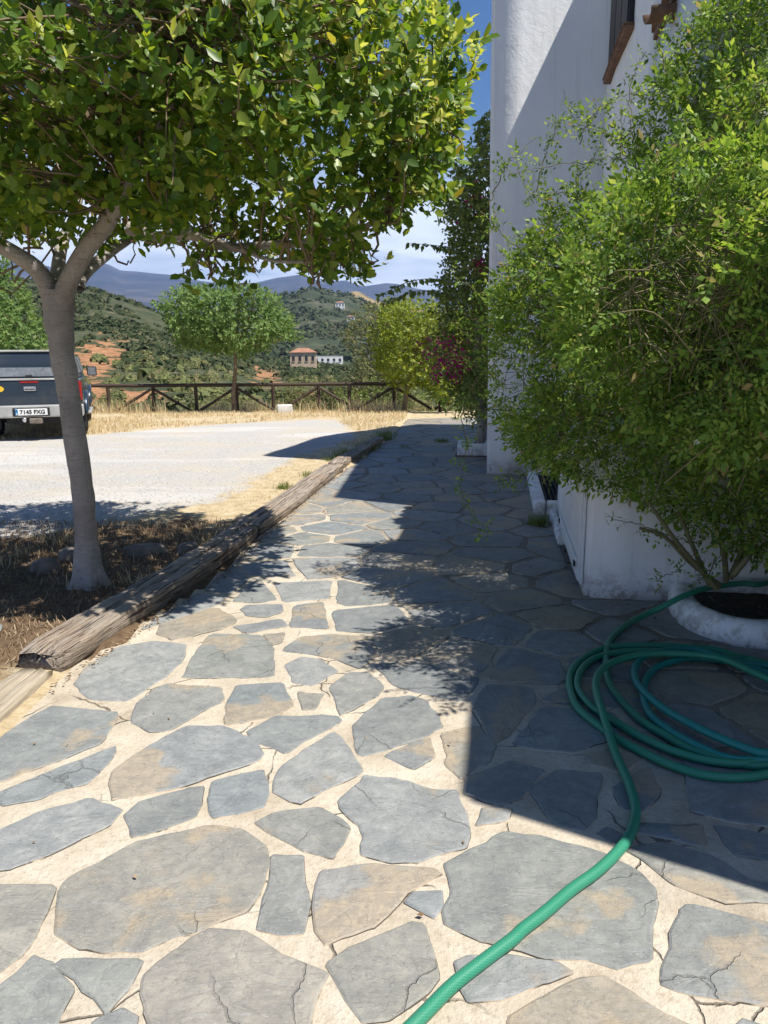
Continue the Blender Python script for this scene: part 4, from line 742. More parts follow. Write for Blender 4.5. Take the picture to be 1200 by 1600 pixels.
def text(name, s, size, loc, mat, parent):
    c = bpy.data.curves.new(name, 'FONT'); c.body = s; c.size = size; c.align_x = 'CENTER'; c.align_y = 'CENTER'; c.extrude = .0015; c.offset = .0025
    t_ = bpy.data.objects.new(name, c); me = bpy.data.meshes.new_from_object(t_); bpy.data.objects.remove(t_); me.materials.clear(); o = link(name, me, mat, parent); o.location = loc; o.rotation_euler = (math.pi / 2, 0, 0); return o
text('plate_number', '7145 FXG', .098, (.02, -.159, .523), M['black'], plate); text('plate_letter', 'E', .035, (-.237, -.161, .495), M['platewhite'], plate)
A = Acc(); th = np.linspace(0, 2 * math.pi, 25)[:-1]
ov = [(.085 * math.cos(t), 0, .052 * math.sin(t)) for t in th]; st = pyobj('sticker', [(x - .50, y - .0165, z + .93) for x, y, z in ov] + [(x - .50, y - .0125, z + .93) for x, y, z in ov], [tuple(range(24)), tuple(range(24, 48))[::-1]] + [(k, (k + 1) % 24, 24 + (k + 1) % 24, 24 + k) for k in range(24)], M['yellow'], tk)
box('sticker_mark', (-.50, -.0185, .93), (.05, .003, .028), plain('sticker_brown', (.25, .10, .02), .6), st)
box('brake_light', (0, -.016, 1.045), (.30, .012, .03), M['redlens'], tk)
hd = box('tailgate_handle', (0, -.02, .93), (.20, .025, .075), M['chrome'], tk, bev=.01); box('handle_gap', (0, -.034, .918), (.16, .004, .016), M['black'], hd)
box('chassis', (0, 2.2, .36), (.9, 4.0, .12), M['black'], tk); box('axle', (0, 1.08, .32), (1.3, .12, .12), M['black'], tk); box('spare_carrier', (0, .55, .38), (.7, .6, .16), M['black'], tk, bev=.05)
th_ = box('tow_hitch', (0.06, -.12, .365), (.22, .14, .10), M['rock'], tk, bev=.02); A = Acc(); V, F = tube_arrays([(-.12, -.17, .35), (-.12, -.17, .385), (-.12, -.17, .41), (-.12, -.17, .43)], [.02, .038, .038, .012], 10); A.add(V, F); A.build('tow_ball', M['chrome'], th_)

# ---------------------------------------------------------------- far houses
def place(az, tan, rs):
    a = math.radians(az)
    for r in rs:
        z = terr(np.array([az]), np.array([r]), np.array([r * math.sin(a)]), np.array([r * math.cos(a)]))[0]
        if z >= 1.5 + tan * r: break
    return r * math.sin(a), r * math.cos(a), z
M['render_tan'] = plain('tan_render', (.52, .40, .27), .9, scale=.8); M['render_white'] = plain('white_render', (.78, .77, .74), .9, var=.05, scale=.5); M['roofred'] = plain('terracotta_roof', (.33, .16, .10), .9, var=.3, scale=1.5); M['hole'] = plain('dark_window', (.03, .03, .035), .3)
def far_house(az, tan, rs, w, d, h, wall, roof, label, nw=3, name='villa', dz=0):
    x, y, z = place(az, tan, rs); e = empty(name, (x, y, z + dz), -math.radians(az) * .6); tag(e, label, 'house')
    box('wall', (0, 0, h / 2 - 1.5), (w, d, h + 3), wall, e)
    if roof == 'hip':
        pyobj('roof', [(-w / 2 - .4, -d / 2 - .4, h + .01), (w / 2 + .4, -d / 2 - .4, h + .01), (w / 2 + .4, d / 2 + .4, h + .01), (-w / 2 - .4, d / 2 + .4, h + .01), (-w / 5, 0, h + w * .17), (w / 5, 0, h + w * .17)], [(0, 1, 5, 4), (2, 3, 4, 5), (1, 2, 5), (3, 0, 4), (3, 2, 1, 0)], M['roofred'], e)
    else: box('parapet', (0, 0, h + .1), (w + .2, d + .2, .25), wall, e)
    for k in range(nw):
        f = box('window', ((k + .5 - nw / 2) * w / nw, -d / 2 - .03, h * .58), (w / nw * .4, .08, h * .34), M['hole'], e)
        box('sill', ((k + .5 - nw / 2) * w / nw, -d / 2 - .1, h * .58 - h * .2), (w / nw * .5, .2, .12), wall, f)
    return e
far_house(-6.02, -.018, range(230, 420, 4), 8.4, 7, 4.6, M['render_tan'], 'hip', 'tan villa with terracotta roof in the valley beyond the fence', 4, dz=.6)
tw = far_house(-4.15, -.013, range(230, 640, 4), 19, 9, 5.5, M['render_white'], 'flat', 'long low white villa beside the tan villa in the valley', 5)
far_house(-3.2, .0580, range(470, 900, 10), 9, 8, 5.5, M['render_white'], 'hip', 'small white house high on the wooded hill', 3)
far_house(-2.42, .0420, range(470, 900, 10), 7, 6, 4, M['render_white'], 'hip', 'small white house lower on the wooded hill, half hidden by the shrub', 2)

# ---------------------------------------------------------------- foliage tools
LEAF = np.array([(0, 0, 0), (.35, 0, -.02), (.70, 0, -.035), (1, 0, -.07), (.28, .19, .035), (.66, .20, .03), (.28, -.19, .035), (.66, -.20, .03)])
LEAF_F = (np.array([(0, 1, 4), (0, 6, 1), (2, 3, 5), (2, 7, 3)]), np.array([(4, 1, 2, 5), (1, 6, 7, 2)]))
DIA = np.array([(0, 0, 0), (.42, .24, .04), (1, 0, -.03), (.42, -.24, .04)]); DIA_F = (np.array([(0, 2, 1), (0, 3, 2)]),)
def unit(v): return v / (np.linalg.norm(v, axis=-1, keepdims=True) + 1e-9)
def leaf_arrays(P, D, N, L, Wd, T, TF):
    D = unit(D); S = unit(np.cross(N, D)); U = np.cross(D, S); n = len(P); k = len(T)
    V = P[:, None] + T[None, :, 0:1] * (D * L[:, None])[:, None] + T[None, :, 1:2] * (S * (L * Wd)[:, None])[:, None] + T[None, :, 2:3] * (U * L[:, None])[:, None]
    off = (np.arange(n) * k)[:, None, None]
    return V.reshape(-1, 3), [(f[None] + off).reshape(-1, f.shape[1]) for f in TF]
def leaf_obj(name, P, D, N, L, Wd, mat, parent=None, T=DIA, TF=DIA_F, smooth=True, loc=(0, 0, 0)):
    V, F = leaf_arrays(P - np.array(loc), D, N, L, Wd, T, TF); return link(name, fast_mesh(name, V, F), mat, parent, smooth)
def rdir(n): return unit(RNG.normal(size=(n, 3)))
def crown_points(poly, n, yc, tmax, dm, shell=.55, gap=.42, gs=1.6, seed=0, edge=.35, rag=.0, rs=2.2):
    """points through the volume spanned by a front outline in x,z and a depth that swells away from the outline."""
    P = np.asarray(poly); lo = P.min(0); hi = P.max(0); out = []; nrm = []
    while sum(map(len, out)) < n:
        m = n * 2; x = RNG.uniform(lo[0] - rag, hi[0] + rag, m); z = RNG.uniform(lo[1] - rag, hi[1] + rag, m); q0 = RNG.uniform(-1, 1, m); w3 = np.stack([x, q0 * 1.2, z], 1); wx = x + rag * 2.2 * fbm(w3, rs, 3, seed + 70); wz = z + rag * 2.2 * fbm(w3, rs, 3, seed + 80); k = in_poly(wx, wz, poly); x = x[k]; z = z[k]; wx = wx[k]; wz = wz[k]
        d, nr = dist_poly(wx, wz, poly); q = np.clip(d / dm, 0, 1); t = tmax * np.sqrt(1 - (1 - q) ** 2) * .95 + .05
        s = RNG.uniform(-1, 1, len(x)); s = np.sign(s) * np.abs(s) ** (1 - shell)
        y0 = yc(x, z) if callable(yc) else yc; p = np.stack([x, y0 + s * t, z], 1)
        g = np.stack([(nr[:, 0] - wx), s * t * 1.2, (nr[:, 1] - wz)], 1); g[:, [0, 2]] = unit(g[:, [0, 2]]) * np.clip(1 - q, 0, 1)[:, None] * dm
        dens = vnoise(p, gs, seed) * .7 + vnoise(p, gs * 2.7, seed + 1) * .3
        k = dens > gap - .25 * np.clip(1 - np.abs(s), 0, 1) * (1 - edge)
        out.append(p[k]); nrm.append(unit(g[k]))
    return np.concatenate(out)[:n], np.concatenate(nrm)[:n]
def perp(A):
    r = np.where(np.abs(A[:, 2:3]) < .9, np.array([[0, 0, 1.]]), np.array([[1., 0, 0]])); a = unit(np.cross(A, r)); return a, np.cross(A, a)
def rosettes(C, A, k, Lm, spread=(25, 78), off=.02, sunny=.55):
    n = len(C); a, b = perp(A); P, D, N = [], [], []
    ph0 = RNG.uniform(0, 6.28, n)
    for i in range(k):
        ph = ph0 + i * 2.4 + RNG.normal(0, .25, n); th = np.radians(spread[0] + (spread[1] - spread[0]) * (i + RNG.random(n)) / k)
        rad = a * np.cos(ph)[:, None] + b * np.sin(ph)[:, None]; d = A * np.cos(th)[:, None] + rad * np.sin(th)[:, None]
        P.append(C - A * (off * i / k * 4)[..., None] if False else C - A * (off * i)); D.append(d); N.append(A * np.sin(th)[:, None] - rad * np.cos(th)[:, None] + .25 * rdir(n) + sunny * np.array([[.42, -.35, .83]]))
    P, D, N = map(np.concatenate, (P, D, N)); L = Lm * RNG.uniform(.5, 1.2, len(P)); return P, D, unit(N), L
def tree_base(name, loc, label, cat='tree', group=None): e = empty(name, loc); tag(e, label, cat, group); return e

# ---------------------------------------------------------------- the big shade tree beside the sleepers
TB = np.array([-1.95, 4.67, 0]); tree = tree_base('shade_tree', TB, 'broad glossy leaved shade tree with smooth grey trunk beside the sleepers')
tp = spline(TRUNK, 5); A = Acc(); hgt = np.clip(tp[:, 2] / 1.9, 0, 1)
tp = spline(tp, 3); hgt = np.clip(tp[:, 2] / 1.9, 0, 1); A.tube(tp - TB, .080 + .055 * np.exp(-np.maximum(tp[:, 2], 0) / .10) - .012 * np.sin(hgt * 3) + .035 * np.clip(hgt - .8, 0, 1) * 5 * .6, 28)
o = A.build('trunk', M['bark'], tree); vv = np.zeros(len(o.data.vertices) * 3, np.float32); o.data.vertices.foreach_get('co', vv); q = vv.reshape(-1, 3); th_q = np.arctan2(q[:, 1], q[:, 0]); fl = np.exp(-np.maximum(q[:, 2], 0) / .09) * .035 * np.sin(th_q * 5 + 1) ; q[:, 0] += np.cos(th_q) * fl; q[:, 1] += np.sin(th_q) * fl; q += (fbm(q, 5, 3, 2)[:, None] * .016) + (fbm(q * [1, 1, .35], 16, 3, 6)[:, None] * .006); o.data.vertices.foreach_set('co', q.ravel())
rads = [(.062, .025), (.05, .018), (.066, .025), (.046, .02), (.040, .012), (.022, .007), (.03, .01)]; dys = [-.6, .9, -.9, 1.0, -.2, -.5, .8]
BP = []
for B, (r0, r1), dy in zip(BRANCHES, rads, dys):
    P = spline(B, 5); P[:, 1] += dy * np.linspace(0, 1, len(P)) ** 1.5; A = Acc(); A.tube(P - TB, np.linspace(r0, r1, len(P)), 9); A.build('branch', M['bark'], tree); BP.append(P)
BPA = np.concatenate(BP)
yc = lambda x, z: 4.45 + .05 * (x + 1.9) + .42 * (z - 2.2)
C, O = crown_points(CANOPY, 7000, yc, 1.6, .85, .52, .48, 1.7, 11, .35, .14, 2.6)
Ax = unit(O * .8 + np.array([[.25, -.1, .55]]) + .55 * rdir(len(C)))
sun_exp = O @ np.array(SUN) + .3 * RNG.normal(size=len(C)); new = sun_exp > .48  # sun-facing clusters take the brighter leaf colour, painted as if lit
P, D, N, L = rosettes(C[~new], Ax[~new], 7, .074)
leaf_front = np.argsort(P[:, 1] + 2 * np.abs(P[:, 0] + 1.2) * .1 + 3 * (P[:, 2] > 3.4))[:280]
rest = np.ones(len(P), bool); rest[leaf_front] = False
tag(leaf_obj('crown', P[rest], D[rest], N[rest], L[rest], np.full(rest.sum(), 1.3), M['ficus'], tree, LEAF, LEAF_F, True, TB), kind='stuff')
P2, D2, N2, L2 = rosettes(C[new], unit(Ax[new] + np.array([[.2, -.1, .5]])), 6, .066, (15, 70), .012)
tag(leaf_obj('young_sunlit_leaves', P2, D2, N2, L2, np.full(len(P2), 1.1), M['ficussunlit'], tree, LEAF, LEAF_F, True, TB), kind='stuff')
lm = leafmat('single_glossy_leaf', [(0, (.05, .105, .017)), (.3, (.095, .18, .024)), (.65, (.16, .255, .034)), (1.0, (.27, .34, .05))], .40, .42, .4)
nt = lm.node_tree; oi = nt.nodes.new('ShaderNodeObjectInfo')
for lk_ in list(nt.links):
    if lk_.from_socket.name == 'Random Per Island': t_ = lk_.to_socket; nt.links.remove(lk_); nt.links.new(oi.outputs['Random'], t_)
lme = fast_mesh('leaf', LEAF * np.array([1, 1.3, 1]), list(LEAF_F)); lme.materials.append(lm); lme.polygons.foreach_set('use_smooth', np.ones(len(lme.polygons), bool))
for i in leaf_front:
    d = Vector(D[i]).normalized(); s = Vector(N[i]).cross(d).normalized(); u = d.cross(s); l = float(L[i])
    o = bpy.data.objects.new('leaf', lme); COL.objects.link(o); o.parent = tree
    o.matrix_local = Matrix(((d.x * l, s.x * l, u.x * l, P[i, 0] - TB[0]), (d.y * l, s.y * l, u.y * l, P[i, 1] - TB[1]), (d.z * l, s.z * l, u.z * l, P[i, 2]), (0, 0, 0, 1)))
A = Acc()
for i in RNG.choice(len(C), 1000, replace=False):
    c = C[i]; dd = np.linalg.norm(BPA - c, axis=1) + .35 * RNG.random(len(BPA)); b = BPA[dd.argmin()]; mdp = (c + b) / 2 + np.array([0, 0, .12]) * RNG.normal() + .06 * rdir(1)[0]
    pp = spline([b, mdp, c], 4); pp[1:-1] += .015 * RNG.normal(size=(len(pp) - 2, 3)); A.tube(pp - TB, np.linspace(.009, .003, len(pp)), 4)
tag(A.build('twigs', M['twig'], tree), kind='stuff')

# ---------------------------------------------------------------- jasmine like shrub hanging over the low wall
SB = np.array([2.05, 4.05, .1]); sh = tree_base('hanging_shrub', SB, 'huge airy shrub with fine green leaflets spilling over the low white wall', 'shrub')
def sprays(C, Dr, n_pairs=3, Lr=.08, Ll=.030):
    """pinnate leaves: a rachis with paired leaflets and one at the tip"""
    n = len(C); Dr = unit(Dr); s, u = perp(Dr); rot = RNG.uniform(0, 6.28, n); sd = s * np.cos(rot)[:, None] + u * np.sin(rot)[:, None]; nn = np.cross(Dr, sd)
    sc = RNG.uniform(.7, 1.35, n); P, D, N, L = [], [], [], []
    for k in range(n_pairs):
        b = C + Dr * (Lr * sc * (k + .6) / (n_pairs + .2))[:, None]
        for sg in (-1, 1): P.append(b); D.append(Dr * .55 + sg * sd + .2 * rdir(n)); N.append(nn + .25 * rdir(n) + np.array([[.3, -.3, .6]])); L.append(Ll * sc * (1 - .1 * k) * RNG.uniform(.8, 1.1, n))
    P.append(C + Dr * (Lr * sc)[:, None]); D.append(Dr + .15 * rdir(n)); N.append(nn + .2 * rdir(n)); L.append(Ll * 1.35 * sc)
    return np.concatenate(P), np.concatenate(D), np.concatenate(N), np.concatenate(L)
ysh = lambda x, z: 4.62 - .40 * np.clip(x - 1.0, -.3, 1.6)
C, O = crown_points(SHRUB, 22500, ysh, 1.0, .65, .50, .47, 2.6, 21, .2, .05, 3.5)
Cf, Of = crown_points(SHRUB_FRONT, 4200, lambda x, z: 3.05 + 0 * x, .55, .45, .50, .46, 2.8, 23, .2, .05, 3.5)
C = np.concatenate([C, Cf]); O = np.concatenate([O, Of])
vv_ = C[:, 0] * .988 - C[:, 1] * .155; uu_ = C[:, 0] * .155 + C[:, 1] * .988
k = ~((uu_ > 4.5) & (C[:, 2] < 1.0) & (vv_ > .5)) & ~((uu_ > 5.0) & (vv_ > 1.03)); C = C[k]; O = O[k]
Dr = unit(O * .7 + np.array([[-.25, -.2, -.1]]) + .8 * rdir(len(C)))
parts = [sprays(C, Dr)]
A = Acc()
for S in STEMS: pp = spline(S, 5); A.tube(pp - SB, np.linspace(.017, .009, len(pp)), 6)
stems = A.build('stems', M['stem'], sh)
A = Acc(); wb = spline([(2.1, 4.0, .5), (1.9, 4.2, 1.2), (1.6, 4.4, 1.8), (1.5, 4.4, 2.4)], 12)
for i in RNG.choice(len(C), 1700, replace=False):
    c = C[i]; d = Dr[i] * RNG.uniform(.25, .6); b = c - d + np.array([0, 0, -.12]); pp = spline([b, c - d * .45 + .03 * rdir(1)[0], c + Dr[i] * .08], 4); A.tube(pp - SB, np.linspace(.004, .0016, len(pp)), 3)
for T in TENDRILS:
    pp = spline(T, 8); pp[1:-1] += .006 * RNG.normal(size=(len(pp) - 2, 3)); A.tube(pp - SB, np.linspace(.0036, .0016, len(pp)), 4)
    n = max(10, int(np.linalg.norm(np.diff(pp, axis=0), axis=1).sum() / .022)); ii = RNG.uniform(0, len(pp) - 1.01, n); i0 = ii.astype(int); f = (ii - i0)[:, None]; c = pp[i0] * (1 - f) + pp[i0 + 1] * f
    parts.append(sprays(c, rdir(n) + np.array([[0, -.2, .1]]), 2, .06, .024))
tag(A.build('tendrils', M['stem'], sh), kind='stuff')
P, D, N, L = (np.concatenate(x) for x in zip(*parts))
tag(leaf_obj('foliage', P, D, N, L, np.full(len(P), 1.05), M['jasmine'], sh, DIA, DIA_F, True, SB), kind='stuff')
fr = np.where((C[:, 1] < ysh(C[:, 0], C[:, 2]) - .45))[0]; fi = RNG.choice(fr, 16, replace=False)
pet = np.array([(0, 0, 0), (.5, .3, .05), (1, 0, .1), (.5, -.3, .05)])
for q in fi:
    c = np.repeat((C[q] + np.array([0, -.05, 0]))[None], 5, 0); th = np.arange(5) * 2 * math.pi / 5; d = np.stack([np.cos(th), np.full(5, -.35), np.sin(th)], 1)
    leaf_obj('flower', c, d, np.tile([[0, -1., 0]], (5, 1)), np.full(5, .017), np.full(5, 1.2), M['petal'], sh, pet, DIA_F, False, SB)

# ---------------------------------------------------------------- creeper on the far corner, growing from a white trough
CB = np.array([1.45, 11.2, 0]); cr_ = tree_base('flowering_creeper', CB, 'tall dark flowering creeper with magenta bracts climbing the house corner', 'creeper')
C, O = crown_points(BOUG, 4600, lambda x, z: 10.75 + 0 * x, .75, .45, .45, .44, 1.9, 31, .35, .16, 2.2)
k = (C[:, 0] * .988 - C[:, 1] * .155) < -.17; C = C[k]; O = O[k]
P, D, N, L = rosettes(C, unit(O + np.array([[-.2, -.2, -.35]]) + .6 * rdir(len(C))), 4, .075, (30, 80), .03)
pl_ = [(P, D, N, L)]; A = Acc()
for S in CREEPER_SPRAYS:
    pp = spline(S, 10); A.tube(pp - CB, np.linspace(.008, .003, len(pp)), 4); n = 2 * len(pp); c = np.repeat(pp, 2, 0); d = np.tile([[.1, -.3, -.8], [-.3, .2, -.5]], (len(pp), 1)) + .75 * rdir(n)
    pl_.append((c, d, rdir(n) * .4 + np.array([[0, -1, .2]]), RNG.uniform(.07, .11, n)))
A.tube(spline([(1.42, 11.2, .05), (1.47, 11.2, .5), (1.40, 11.15, 1.1), (1.38, 11.0, 1.9), (1.35, 10.9, 3.0)], 4) - CB, np.linspace(.07, .04, 17), 8); A.tube(spline([(1.52, 11.25, .05), (1.55, 11.2, .8), (1.5, 11.1, 2.0)], 5) - CB, .03, 6)
A.build('stem', M['bark'], cr_)
P, D, N, L = (np.concatenate(x) for x in zip(*pl_)); tag(leaf_obj('foliage', P, D, N, L, np.full(len(P), 1.1), M['boug'], cr_, DIA, DIA_F, True, CB), kind='stuff')
pts = []
for c, n, s in (((.86, 10.35, 1.55), 130, .16), ((.98, 10.3, 1.38), 70, .10), ((.75, 10.4, 1.30), 50, .10), ((1.02, 10.3, 1.22), 40, .07), ((1.27, 10.2, 2.62), 50, .07), ((1.13, 10.25, 3.25), 30, .1), ((1.25, 10.2, 3.4), 40, .12)): pts.append(np.array(c) + RNG.normal(size=(n, 3)) * s * np.array([1, .6, .8]))
P = np.concatenate(pts); tag(leaf_obj('bracts', P, rdir(len(P)), rdir(len(P)), RNG.uniform(.035, .06, len(P)), np.full(len(P), 1.5), M['bract'], cr_, DIA, DIA_F, False, CB), kind='stuff')
tr = empty('white_trough', (1.36, 11.2, 0), HZ); tag(tr, 'small white trough planter at the foot of the creeper', 'planter')
for c, s in (((0, -.2, .09), (.46, .06, .22)), ((0, .2, .09), (.46, .06, .22)), ((-.2, 0, .09), (.06, .34, .22)), ((.2, 0, .09), (.06, .34, .22))): box('side', c, s, M['white'], tr, bev=.015, seg=2, smooth=True)
box('soil', (0, 0, .06), (.34, .34, .12), M['soil'], tr)
box('base', (0, 0, .005), (.52, .50, .04), M['clay'], tr)

# ---------------------------------------------------------------- smaller trees and bushes
def small_tree(name, poly, y, depth, dm, n, leaf, mat, label, trunk=None, trunk_r=.06, cat='tree', gap=.38, per=5, gs=1.6, seed=0, group=None, shell=.4):
    P = np.array(poly); b = np.array(trunk[0]) if trunk else np.array([P[:, 0].mean(), y, P[:, 1].min()]); e = tree_base(name, b, label, cat, group)
    C, O = crown_points(poly, n, y, depth, dm, shell, gap, gs, seed, .35, .16, 1.8)
    p, d, nn, L = rosettes(C, unit(O + np.array([[.15, 0, .3]]) + .6 * rdir(len(C))), per, leaf, (25, 85), leaf * .25)
    tag(leaf_obj('crown', p, d, nn, L, np.full(len(p), 1.15), mat, e, DIA, DIA_F, True, b), kind='stuff')
    A = Acc()
    if trunk: A.tube(spline(trunk, 5) - b, np.linspace(trunk_r, trunk_r * .5, (len(trunk) - 1) * 5 + 1), 8)
    root = np.array(trunk[-1]) if trunk else b
    if trunk: A.build('trunk', M['twig'], e); A = Acc()
    for i in RNG.choice(len(C), 14, replace=False): A.tube(spline([root, root + (C[i] - root) * .55 + np.array([0, 0, -.1]), C[i]], 4) - b, np.linspace(trunk_r * .4, .008, 9), 5)
    A.build('limbs', M['twig'], e); return e
small_tree('light_green_tree', TREE2, 20.5, 1.1, .55, 2100, .12, M['softgreen'], 'small round light green tree growing at the rail fence', [(-4.08, 20.4, -.05), (-4.10, 20.45, .5), (-4.03, 20.5, 1.1), (-4.0, 20.5, 1.7)], .075, seed=41, gap=.40)
small_tree('lime_green_tree', BUSH, 20.2, 1.0, .6, 2300, .10, M['lime'], 'small lime green tree beside the creeper in front of the fence', [(.56, 20.2, -.05), (.62, 20.2, .5), (.78, 20.2, 1.1), (.9, 20.2, 1.7)], .07, seed=43)
small_tree('bright_green_tree', TREEL, 23, 1.6, .9, 2600, .15, M['softgreen'], 'leafy green tree behind the pickup at the photo edge', [(-12.6, 23, -.6), (-12.5, 23, 1.0), (-12.4, 23, 2.2)], .12, seed=45)
small_tree('grey_green_shrub', OLIVE, 24, 1.2, .6, 4200, .08, M['olive'], 'tall loose grey green shrub behind the fence by the lime tree', None, .05, 'shrub', .45, 4, 2.2, 47)
def mound(x, y, w, h, seed): return [(x + w * math.cos(t) * (1 + .18 * math.sin(3 * t + seed)), -.5 + max(0, h * math.sin(t) * (1 + .15 * math.sin(5 * t + seed))) + (-.3 if math.sin(t) < 0 else 0)) for t in np.linspace(-.2, math.pi + .2, 14)]
for k, (x, y, w, h, mt, lb) in enumerate([(-5.0, 23.2, 1.0, .9, 'olive', 'low dry shrub behind the fence left of the light green tree'), (-2.9, 24.0, .9, 1.3, 'olive', 'low scrubby shrub behind the fence right of the light green tree'), (-.6, 22.6, 1.1, 1.2, 'boug', 'dark low shrub behind the fence near the lime tree'), (1.3, 22.3, 1.2, 1.1, 'boug', 'dark shrub behind the fence at the end of the path'), (-8.6, 24, 1.0, .8, 'olive', 'low shrub behind the fence beside the pickup'), (-10.6, 21.6, 1.5, 1.6, 'softgreen', 'green bush directly behind the pickup')]):
    small_tree('scrub_bush', mound(x, y, w, h, k), y, .7, .4, 620, .08, M[mt], lb, None, .03, 'bush', .40, 4, 2.5, 51 + k, 'bushes behind the fence')

# ---------------------------------------------------------------- scrub on the hills, grass, gravel, litter
def clumps(name, n, az0, az1, r0, r1, s0, s1, mat, tri=9, rej=None, seed=0, pw=1.0):
    az = RNG.uniform(az0, az1, n); r = r0 + (r1 - r0) * RNG.random(n) ** pw; a = np.radians(az); x = r * np.sin(a); y = r * np.cos(a)
    k = fbm(xyz(x, y), 1 / 25., 3, seed) > -.12
    if rej is not None: k &= ~rej(az, r)
    az, r, x, y = az[k], r[k], x[k], y[k]; z = terr(az, r, x, y); n = len(x); sz = RNG.uniform(s0, s1, n) * RNG.uniform(.6, 1.3, n)
    B = np.repeat(np.stack([x, y, z], 1), tri, 0); S = np.repeat(sz, tri); d = rdir(n * tri); d[:, 2] = np.abs(d[:, 2]); c = B + d * S[:, None] * np.array([[.8, .8, .75]])
    t = rdir(n * tri); b = unit(np.cross(d, t)); t2 = np.cross(d, b); w = S * RNG.uniform(.45, .8, len(S))
    V = np.stack([c + t2 * w[:, None], c - t2 * w[:, None] * .6 + b * w[:, None] * .8, c - t2 * w[:, None] * .6 - b * w[:, None] * .8], 1).reshape(-1, 3)
    return tag(link(name, fast_mesh(name, V, [np.arange(len(V)).reshape(-1, 3)]), mat, None, False), kind='stuff')
earth = lambda az, r: (RNG.random(len(az)) > .12) & ((np.exp(-((az + 20.8 - (r - 150) * .03) / 2.0) ** 2 - ((r - 140) / 45) ** 2) * 1.1 + np.exp(-((az + 20.5) / 5.5) ** 2 - ((r - 92) / 12) ** 2) * 1.2 + .9 * np.exp(-((az + 9) / 1.6) ** 2 - ((r - 190) / 60) ** 2) + .75 * np.exp(-((az + 6) / 3) ** 2 - ((r - 105) / 20) ** 2) + .25 * RNG.random(len(az))) > .55)
o = clumps('hillside_scrub', 26000, -50, 25, 70, 430, .5, 1.25, M['scrub'], 9, earth, 61, .8); o['label'] = 'dark green scrub covering the near hillside'; o['category'] = 'scrub'
o = clumps('valley_bushes', 900, -45, 15, 75, 165, .7, 1.6, M['olive'], 26, earth, 63); o['label'] = 'larger olive bushes at the foot of the hillside'; o['category'] = 'scrub'
o = clumps('hill_woodland', 9000, -32, 12, 450, 1000, 1.8, 3.6, M['scrub'], 7, None, 65); o['label'] = 'dark woodland dotting the middle hill'; o['category'] = 'woodland'

def blades(name, P, h, lean, w, mat, label, cat='grass'):
    n = len(P); az = RNG.uniform(0, 6.28, n); d = np.stack([np.cos(az), np.sin(az), 0 * az], 1); s = np.stack([-np.sin(az), np.cos(az), 0 * az], 1); a = lean * RNG.uniform(.3, 1.4, n)
    H = h * RNG.uniform(.5, 1.25, n); m_ = P + d * (H * .5 * np.sin(a * .6))[:, None] + np.array([[0, 0, 1]]) * (H * .5 * np.cos(a * .6))[:, None]
    t = m_ + d * (H * .5 * np.sin(a * 1.5))[:, None] + np.array([[0, 0, 1]]) * (H * .5 * np.cos(a * 1.5))[:, None]; wv_ = (w * RNG.uniform(.6, 1.3, n))[:, None]
    V = np.stack([P - s * wv_, P + s * wv_, m_ + s * wv_ * .7, m_ - s * wv_ * .7, t], 1).reshape(-1, 3); o = (np.arange(n) * 5)[:, None]
    return tag(link(name, fast_mesh(name, V, [np.array([[0, 1, 2, 3]]) + o, np.array([[3, 2, 4]]) + o]), mat, None, False), label, cat, None, 'stuff')
def scatter(n, x0, x1, y0, y1, keep): 
    x = RNG.uniform(x0, x1, n); y = RNG.uniform(y0, y1, n); k = keep(x, y); return np.stack([x[k], y[k], 0 * x[k] + .005], 1)
tl = lambda y: np.interp(y, [0, 3.3, 6, 9.8, 13, 18, 22], [-1.9, -1.75, -1.25, -.72, -.15, .55, .8])
nz = lambda x, y, s, sd: fbm(xyz(x, y), s, 3, sd)
def dgr(x, y): d, _ = dist_poly(x, y, GRAVEL); return np.where(in_poly(x, y, GRAVEL), d, -d)
P = scatter(52000, -15, .9, 12.2, 20.8, lambda x, y: (dgr(x, y) < .25 * nz(x, y, 1.2, 3) - .02) & (x < tl(y)) & (nz(x, y, .9, 4) > -.12)); P[:, 2] -= np.maximum(0, P[:, 1] - 19.5) * .05
blades('dry_grass', P, .11, .7, .006, M['straw'], 'short straw coloured dry grass between gravel and fence')
P = scatter(9000, -14, 2.6, 19.6, 22.5, lambda x, y: nz(x, y, .6, 7) > -.05); P[:, 2] = -.05 - np.maximum(0, P[:, 1] - 19.5) * .09
blades('tall_dry_grass', P, .5, .5, .008, M['straw'], 'tall dry grass along the rail fence')
P = scatter(26000, -4.2, -.2, 5.2, 12.5, lambda x, y: (dgr(x, y) < .30 * nz(x, y, 1.6, 5) + .08) & (x < tl(y) - .02) & (nz(x, y, 1.6, 8) > -.3))
blades('straw_verge', P, .045, 1.25, .0035, M['straw'], 'flattened straw on the verge beside the sleepers')
P = scatter(16000, -4.5, -1.2, 2.4, 6.6, lambda x, y: (x < tl(y) - .05)); P[:, 2] += .02
blades('dry_litter', P, .07, 1.45, .003, M['litter'], 'brown dry stalks and needles on the soil under the tree', 'litter')
P = scatter(3000, -3.4, -1.3, 4.6, 6.2, lambda x, y: (x < tl(y) - .05) & (nz(x, y, 2.2, 9) > .12)); blades('straw_tufts', P, .13, .9, .003, M['straw'], 'tufts of dry straw among the stones round the tree')
